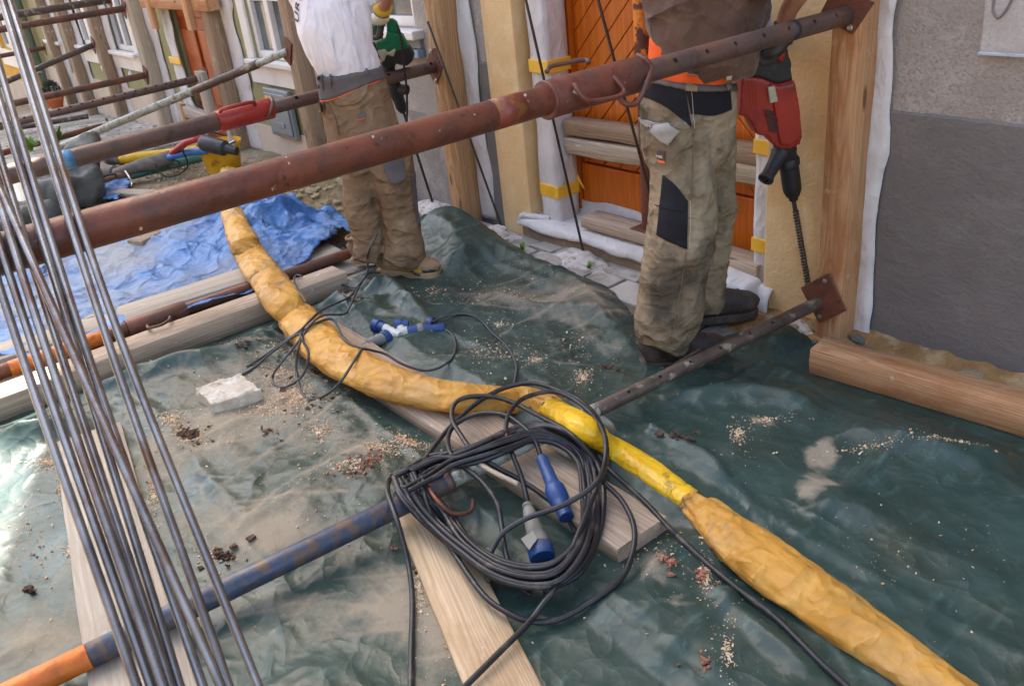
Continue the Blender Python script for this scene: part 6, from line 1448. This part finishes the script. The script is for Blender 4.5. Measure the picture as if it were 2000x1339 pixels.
def glove(c, wrist, dirv, palm, parent, mat, cuff=None, size=1.15, thumb=1, curl=.85):
    me = setsmooth(remeshed(join(*handvf(c, dirv, palm, curl, size, thumb), sk([np.asarray(c), np.asarray(wrist)], [.034, .042])), .0045, 2)); me.materials.append(mat); o = mobj('glove', me, None, parent)
    if cuff is not None:
        w_ = np.asarray(wrist); d = (w_ - np.asarray(c)); d /= np.linalg.norm(d); mobj('cuff', tube([w_ - d * .018, w_ - d * .004, w_ + d * .012], [.043, .046, .047], seg=20), cuff, o, True)
    return o
glove(hd_r, wr_r, np.array([-.5, .4, -.6]), -RT * .6 + FW * .3 + np.array([0, 0, -.3]), w1, M_gloved, M_yel)
glove(hd_l, wr_l, RT, np.array([0, 0, -1.]), w1, M_gloved, M_yel)
mobj('glove_back', ell(ft((742, 36), 4.66), (.05, .05, .035)), M_glove, w1, True)

# ------------------------------------------------------------------ green drill
dg1 = lambda y: 4.7 + .00156 * (y - 50)
def DQ(px, py, k=0.0): return VD(px, py, dg1(py) + k)
M_dgreen = pmat('green tool plastic', [((26, 116, 80),), ((20, 96, 66), 6, .4, .7), ((60, 120, 92), 16, .6, .8)], (.4, .5)); M_tblack = pmat('black tool rubber', [((34, 34, 36),), ((48, 46, 46), 8, .4, .7), ((84, 78, 72), 12, .62, .8)], (.5, .65), bump=((60, .0008),)); M_tgrey = pmat('grey tool plate', [((184, 180, 160),), ((160, 154, 136), 8, .4, .7), ((70, 68, 64), 60, .66, .69)], (.45, .55))
dr1 = thing('hammer_drill', 'green hammer drill pointing down at the wall foot', 'drill', tuple(DQ(847, 402)))
def slab(name, pts, half, mat, parent, dq, vox=.006, sm=3, amp=0.0):
    n3 = -NH
    me = remeshed(extrude_poly([dq(*p) - NH * half for p in pts], NH * 2 * half), vox, sm); setsmooth(me); me.materials.append(mat); return mobj(name, me, None, parent)
slab('motor_housing', [(734, 82), (752, 76), (757, 60), (786, 66), (796, 84), (800, 92), (776, 98), (766, 100), (752, 94), (742, 98), (736, 92)], .042, M_dgreen, dr1, DQ)
slab('handle', [(756, 38), (766, 36), (775, 42), (786, 72), (760, 88), (756, 66)], .026, M_dgreen, dr1, DQ, .005)
slab('rear_grip', [(728, 50), (734, 48), (740, 62), (748, 66), (748, 76), (734, 76)], .02, M_dgreen, dr1, DQ, .005)
slab('rating_plate', [(738, 96), (753, 93), (760, 101), (772, 92), (775, 97), (769, 109), (757, 104), (751, 118), (745, 112)], .046, M_tgrey, dr1, DQ, .005, 2)
slab('gear_case', [(752, 110), (762, 102), (775, 96), (800, 88), (806, 98), (810, 106), (806, 118), (796, 127), (782, 125), (772, 122), (764, 130), (750, 130), (746, 122)], .040, M_tblack, dr1, DQ)
sharp(mobj('neck', lathe_f(DQ(757, 122), DQ(767, 165), [(0, .034), (.7, .030), (1, .028)], 20), M_tblack, dr1), 35)
sharp(mobj('chuck', lathe_f(DQ(766, 160), DQ(787, 218), [(0, .03), (.12, .040), (.45, .040), (.5, .033), (.85, .031), (1, .018)], 20), M_tblack, dr1), 35)
sharp(mobj('side_handle', lathe_f(DQ(764, 172), DQ(796, 176, -.05), [(0, .022), (.5, .02), (.55, .027), (1, .027)], 16), M_tblack, dr1), 35)
sharp(mobj('drill_bit', cyl(DQ(786, 212), DQ(849, 408), .0075, 12), M_rod2, dr1), 35)
mobj('power_cord', tube(spline([DQ(769, 43), DQ(776, 52, -.03), DQ(784, 80, -.06), DQ(788, 120, -.08), DQ(793, 160, -.1), DQ(795, 200, -.1), DQ(794, 240, -.12), DQ(786, 300, -.2)], 6), .006, seg=8), M_cable, dr1, True)

# ------------------------------------------------------------------ the man in the brown sweatshirt
w2 = thing('person', 'man in brown sweatshirt and khaki trousers holding a red drill', 'person', (-2.05, 2.3, 0))
sh_r, el_r, wr_r, hd_r = ft((1462, -62), 2.86), ft((1588, -70), 2.93), ft((1540, 22), 3.06), ft((1528, 84), 3.08)
sh_l, el_l, wr_l, hd_l = ft((1330, -62), 3.2), ft((1430, 20), 3.42), ft((1480, 80), 3.3), ft((1505, 100), 3.16)
skin2, hair2 = head(ft((1412, -190), 3.06), (.5, .85), .55)
body2 = remeshed(join(limb([(1350, 170, 170, 3.0), (1360, 100, 180, 3.0), (1375, 20, 205, 3.02), (1378, -40, 220, 3.03, .7), (1390, -85, 120, 3.04, .8)], .66), sk([ft((1392, -75), 3.04), ft((1400, -115), 3.05), ft((1406, -150), 3.06)], [.066, .056, .058]), sk([sh_r, el_r, wr_r, hd_r], [.054, .044, .031, .034]), sk([sh_l, el_l, wr_l, hd_l], [.054, .044, .031, .034]), *skin2,
      sk([ft((1320, 240), 2.94), ft((1330, 400), 2.9), ft((1310, 560), 2.88), ft((1292, 680), 2.86)], [.06, .055, .045, .04]), sk([ft((1385, 240), 3.1), ft((1390, 400), 3.14), ft((1384, 520), 3.16), ft((1378, 600), 3.16)], [.06, .055, .045, .04])), .008, 4)
setsmooth(body2); body2.materials.append(M_skin); mobj('body', body2, None, w2); mobj('hair', setsmooth(remeshed(join(*hair2), .008, 3)), None, w2).data.materials.append(M_hair)
swt, sw_b = cloth('sweatshirt', join(limb([(1386, 150, 176, 3.0), (1384, 128, 186, 3.0), (1381, 80, 214, 3.0), (1378, 0, 246, 3.02), (1380, -45, 256, 3.03, .7), (1392, -88, 130, 3.04, .8)], .72, 32), sk([sh_r, sh_r + (el_r - sh_r) * .5, el_r, el_r + (wr_r - el_r) * .35], [.085, .074, .066, .052]), sk([sh_l, sh_l + (el_l - sh_l) * .5, el_l, el_l + (wr_l - el_l) * .5], [.085, .074, .066, .052])), .007, M_sweat, w2, .020, ((1.06, .08, .7),), 6, (7, 7, 12), 5.0)
mobj('shirt_hem', setsmooth(remeshed(limb([(1352, 172, 158, 3.0), (1352, 148, 170, 3.0), (1350, 110, 168, 3.0), (1355, 80, 176, 3.0)], .7, 30), .007, 3)), None, w2).data.materials.append(M_hivis)
tr2, tr2_b = cloth('trousers', join(limb([(1352, 158, 178, 3.0, .8), (1348, 185, 188, 3.0), (1345, 220, 190, 3.0), (1344, 262, 184, 3.0), (1346, 300, 168, 3.0), (1352, 330, 130, 3.02, .6)], .74, 32),
        limb([(1318, 240, 132, 2.96), (1328, 290, 124, 2.94), (1333, 350, 122, 2.92), (1332, 410, 132, 2.90), (1329, 470, 134, 2.88), (1318, 530, 126, 2.87), (1309, 590, 124, 2.86), (1303, 640, 116, 2.85), (1297, 664, 106, 2.85), (1290, 682, 100, 2.84)], 1.0, 26),
        limb([(1382, 240, 112, 3.08), (1386, 300, 100, 3.1), (1390, 380, 90, 3.13), (1390, 450, 84, 3.15), (1384, 510, 76, 3.16), (1381, 560, 66, 3.16), (1378, 584, 68, 3.15), (1377, 602, 72, 3.15)], 1.0, 24)), .0065, M_trou2, w2, .010, ((.14, .12, 1.2), (.50, .14, .6), (.8, .08, .4)), 5, (7, 7, 20), 8.0)
patch('hip_panel', tr2_b, [(1262, 158), (1300, 164), (1338, 170)], [(1256, 188), (1300, 208), (1350, 248)], M_blackc, w2, .004, .003, 16, 20)
patch('hip_panel', tr2_b, [(1338, 168), (1390, 170), (1425, 172)], [(1350, 222), (1392, 226), (1428, 214)], M_blackc, w2, .004, .003, 14, 16)
patch('belt', tr2_b, [(1262, 146), (1300, 154), (1360, 162), (1436, 166)], [(1264, 160), (1300, 168), (1360, 178), (1436, 178)], M_beltl, w2, .009, .004, 6, 30)
patch('belt_loop', tr2_b, [(1341, 146), (1364, 149)], [(1338, 176), (1361, 178)], M_trou2, w2, .015, .003, 6, 6)
patch('belt_loop', tr2_b, [(1419, 150), (1430, 148)], [(1417, 176), (1428, 172)], M_trou2, w2, .015, .003, 6, 6)
patch('leg_pocket', tr2_b, [(1296, 342), (1320, 362), (1343, 392)], [(1284, 458), (1310, 474), (1342, 486)], M_blackc, w2, .006, .004, 18, 16)
line_on('seam', tr2_b, [(1284, 400), (1310, 408), (1342, 411)], .0022, M_blackc, w2, .012); line_on('stitching', tr2_b, [(1347, 392), (1347, 440), (1346, 484)], .0008, M_stitch, w2, .010)
line_on('stitching', tr2_b, [(1350, 176), (1353, 210), (1354, 250)], .0008, M_stitch, w2, .008); line_on('seam', tr2_b, [(1354, 250), (1352, 330), (1348, 390)], .0018, M_trou1, w2, .003); line_on('seam', tr2_b, [(1340, 490), (1330, 560), (1318, 620), (1312, 670)], .0018, M_trou1, w2, .003)
patch('pocket_flap', tr2_b, [(1250, 231), (1290, 240), (1328, 255)], [(1272, 252), (1288, 272), (1306, 284)], pmat('faded flap', [((158, 152, 144),), ((140, 130, 116), 9, .4, .7)], (.85, .95), bump=((22, .003),)), w2, .012, .004, 14, 16)
patch('label', tr2_b, [(1284, 292), (1299, 295)], [(1285, 310), (1300, 314)], pmat('brown label', [((92, 72, 62),)], (.8, .9)), w2, .006, .002, 8, 8); patch('label_stripe', tr2_b, [(1285, 312), (1300, 315)], [(1287, 318), (1300, 321)], M_pipe_o, w2, .006, .002, 6, 6)
text_on('label_print', tr2_b, 'TEK', (1285, 305.5), (7.0, 1.2), (0, -6.2), M_wht, w2, .0095, .02)
hl = G(1252, 733)[:2]; to = G(1440, 706)[:2]; dd = (to - hl); dd = dd / np.linalg.norm(dd)
shoe('shoe', hl, hl + dd * .33, .118, .13, w2, M_leather, M_leather, .03, 4)
h2 = G(1335, 640)[:2]; shoe('shoe', h2, h2 + np.array([.47, .88]) * .0 + dd * .31, .115, .14, w2, M_leather, M_leather, .02, 6)
glove(hd_r, wr_r + (hd_r - wr_r) * .35, np.array([-.4, -.1, -.8]), -RT + FW * .3, w2, M_gloved, None, 1.2)
glove(hd_l, wr_l, RT * .9 + np.array([0, 0, -.2]), np.array([0, 0, -1.]), w2, M_gloved, None, 1.15)

# ------------------------------------------------------------------ red drill
d2f = lambda y: 3.10 + .00022 * (y - 100)
def DR(px, py, k=0.0): return VD(px, py, d2f(py) + k)
M_dred = pmat('red tool plastic', [((158, 50, 38),), ((138, 40, 32), 6, .4, .7), ((74, 40, 38), 8, .56, .72, (1, 1, .5), 7)], (.4, .55), bump=((60, .0006),))
dr2 = thing('rotary_hammer', 'large red and black rotary hammer with long spiral bit', 'drill', tuple(DR(1575, 548)))
slab('motor_housing', [(1442, 146), (1478, 148), (1512, 161), (1543, 152), (1552, 200), (1559, 262), (1554, 276), (1535, 286), (1512, 284), (1498, 272), (1494, 262), (1472, 258), (1458, 232), (1452, 222), (1437, 222)], .048, M_dred, dr2, DR, .006, 4)
slab('front_rib', [(1494, 155), (1512, 163), (1543, 155), (1552, 205), (1556, 262), (1535, 280), (1514, 276)], .058, M_dred, dr2, DR, .006, 5)
slab('handle', [(1448, 132), (1468, 130), (1480, 112), (1502, 112), (1506, 78), (1518, 70), (1530, 74), (1536, 110), (1543, 153), (1513, 162), (1478, 149), (1442, 146)], .032, M_tblack, dr2, DR, .006, 4)
mobj('button', ell(DR(1525, 106, -.034), (.016, .016, .028)), M_dred, dr2, True)
slab('rating_plate', [(1489, 164), (1503, 162), (1509, 192), (1494, 196)], .062, M_tgrey, dr2, DR, .004, 1)
for k in range(7):
    y0 = 214 + k * 6.4; x0 = 1493 + k * 1.6
    mobj('vent_slot', extrude_poly([DR(x0, y0, -.0585), DR(x0 + 20, y0 + 5, -.0585), DR(x0 + 20, y0 + 8.4, -.0585), DR(x0, y0 + 3.2, -.0585)], NH * .004), M_tblack, dr2)
for k in range(3): mobj('rib', tube(spline([DR(1462 + k * 6, 160, -.047), DR(1466 + k * 6, 205, -.047), DR(1474 + k * 5, 248, -.045)], 5), .0035, seg=8), M_dred, dr2, True)
sharp(mobj('collar', lathe_f(DR(1531, 276), DR(1541, 324), [(0, .040), (.4, .040), (.5, .036), (1, .036)], 26), M_tblack, dr2), 35)
sharp(mobj('chuck', lathe_f(DR(1539, 308), DR(1550, 390), [(0, .036), (.04, .0405), (.16, .0405), (.2, .035), (.66, .035), (.78, .033), (.9, .025), (.91, .019), (1, .017)], 28), M_tblack, dr2), 35)
sharp(mobj('side_handle', lathe_f(DR(1524, 300, -.02), DR(1494, 353, -.10), [(0, .036), (.15, .03), (.4, .026), (.8, .024), (.92, .029), (.98, .028), (1, .022), (1.001, .012), (.9, .011)], 24), M_tblack, dr2), 35)
def spiral(a, b, r, turns, name, parent):
    a = np.asarray(a); b = np.asarray(b); n = int(turns * 14); d = b - a; L = np.linalg.norm(d); d /= L; u = np.cross(d, [1, 0, 0]); u /= np.linalg.norm(u); v = np.cross(d, u); P = []
    for i in range(n + 1): t = i / n; th = 2 * math.pi * turns * t; P.append(a + d * L * t + (u * math.cos(th) + v * math.sin(th)) * r * .62)
    mobj(name, join(cyl(a, b, r * .45, 12), tube(P, r * .40, seg=6), tube([a + d * L * i / n - (P[i] - a - d * L * i / n) for i in range(n + 1)], r * .40, seg=6)), pmat('bit steel', [((120, 110, 98),), ((90, 80, 72), 30, .4, .7)], (.3, .45), metal=.8), parent, True)
bt0, bt1 = DR(1549, 385), WL(1578, 556, 2.80)
sharp(mobj('bit_shank', cyl(bt0, bt0 + (bt1 - bt0) * .16, .0085, 14), M_rod2, dr2), 35); spiral(bt0 + (bt1 - bt0) * .15, bt0 + (bt1 - bt0) * 1.08, .0125, 14, 'drill_bit', dr2)
mobj('power_cord', tube(spline([DR(1505, 80), DR(1440, 60, .2), DR(1400, 300, .35), G(1380, 650, .02) + np.array([-.15, .0, .3]), G(1250, 725, .02), G(1235, 745, .012), G(1290, 770, .012), G(1262, 810, .012), G(1225, 842, .012), G(1180, 870, .02)], 8), .0055, seg=8), M_cable, dr2, True)

# loose steel stick lying against the low prop
tag(mobj('loose_rod', tube([G(1190, 784, .10), G(1280, 733, .13), G(1368, 682, .165)], [.005, .0055, .006], seg=10), M_rod, None, True), 'short bright steel rod resting on the rusty inner tube by the dark boots', 'rod')
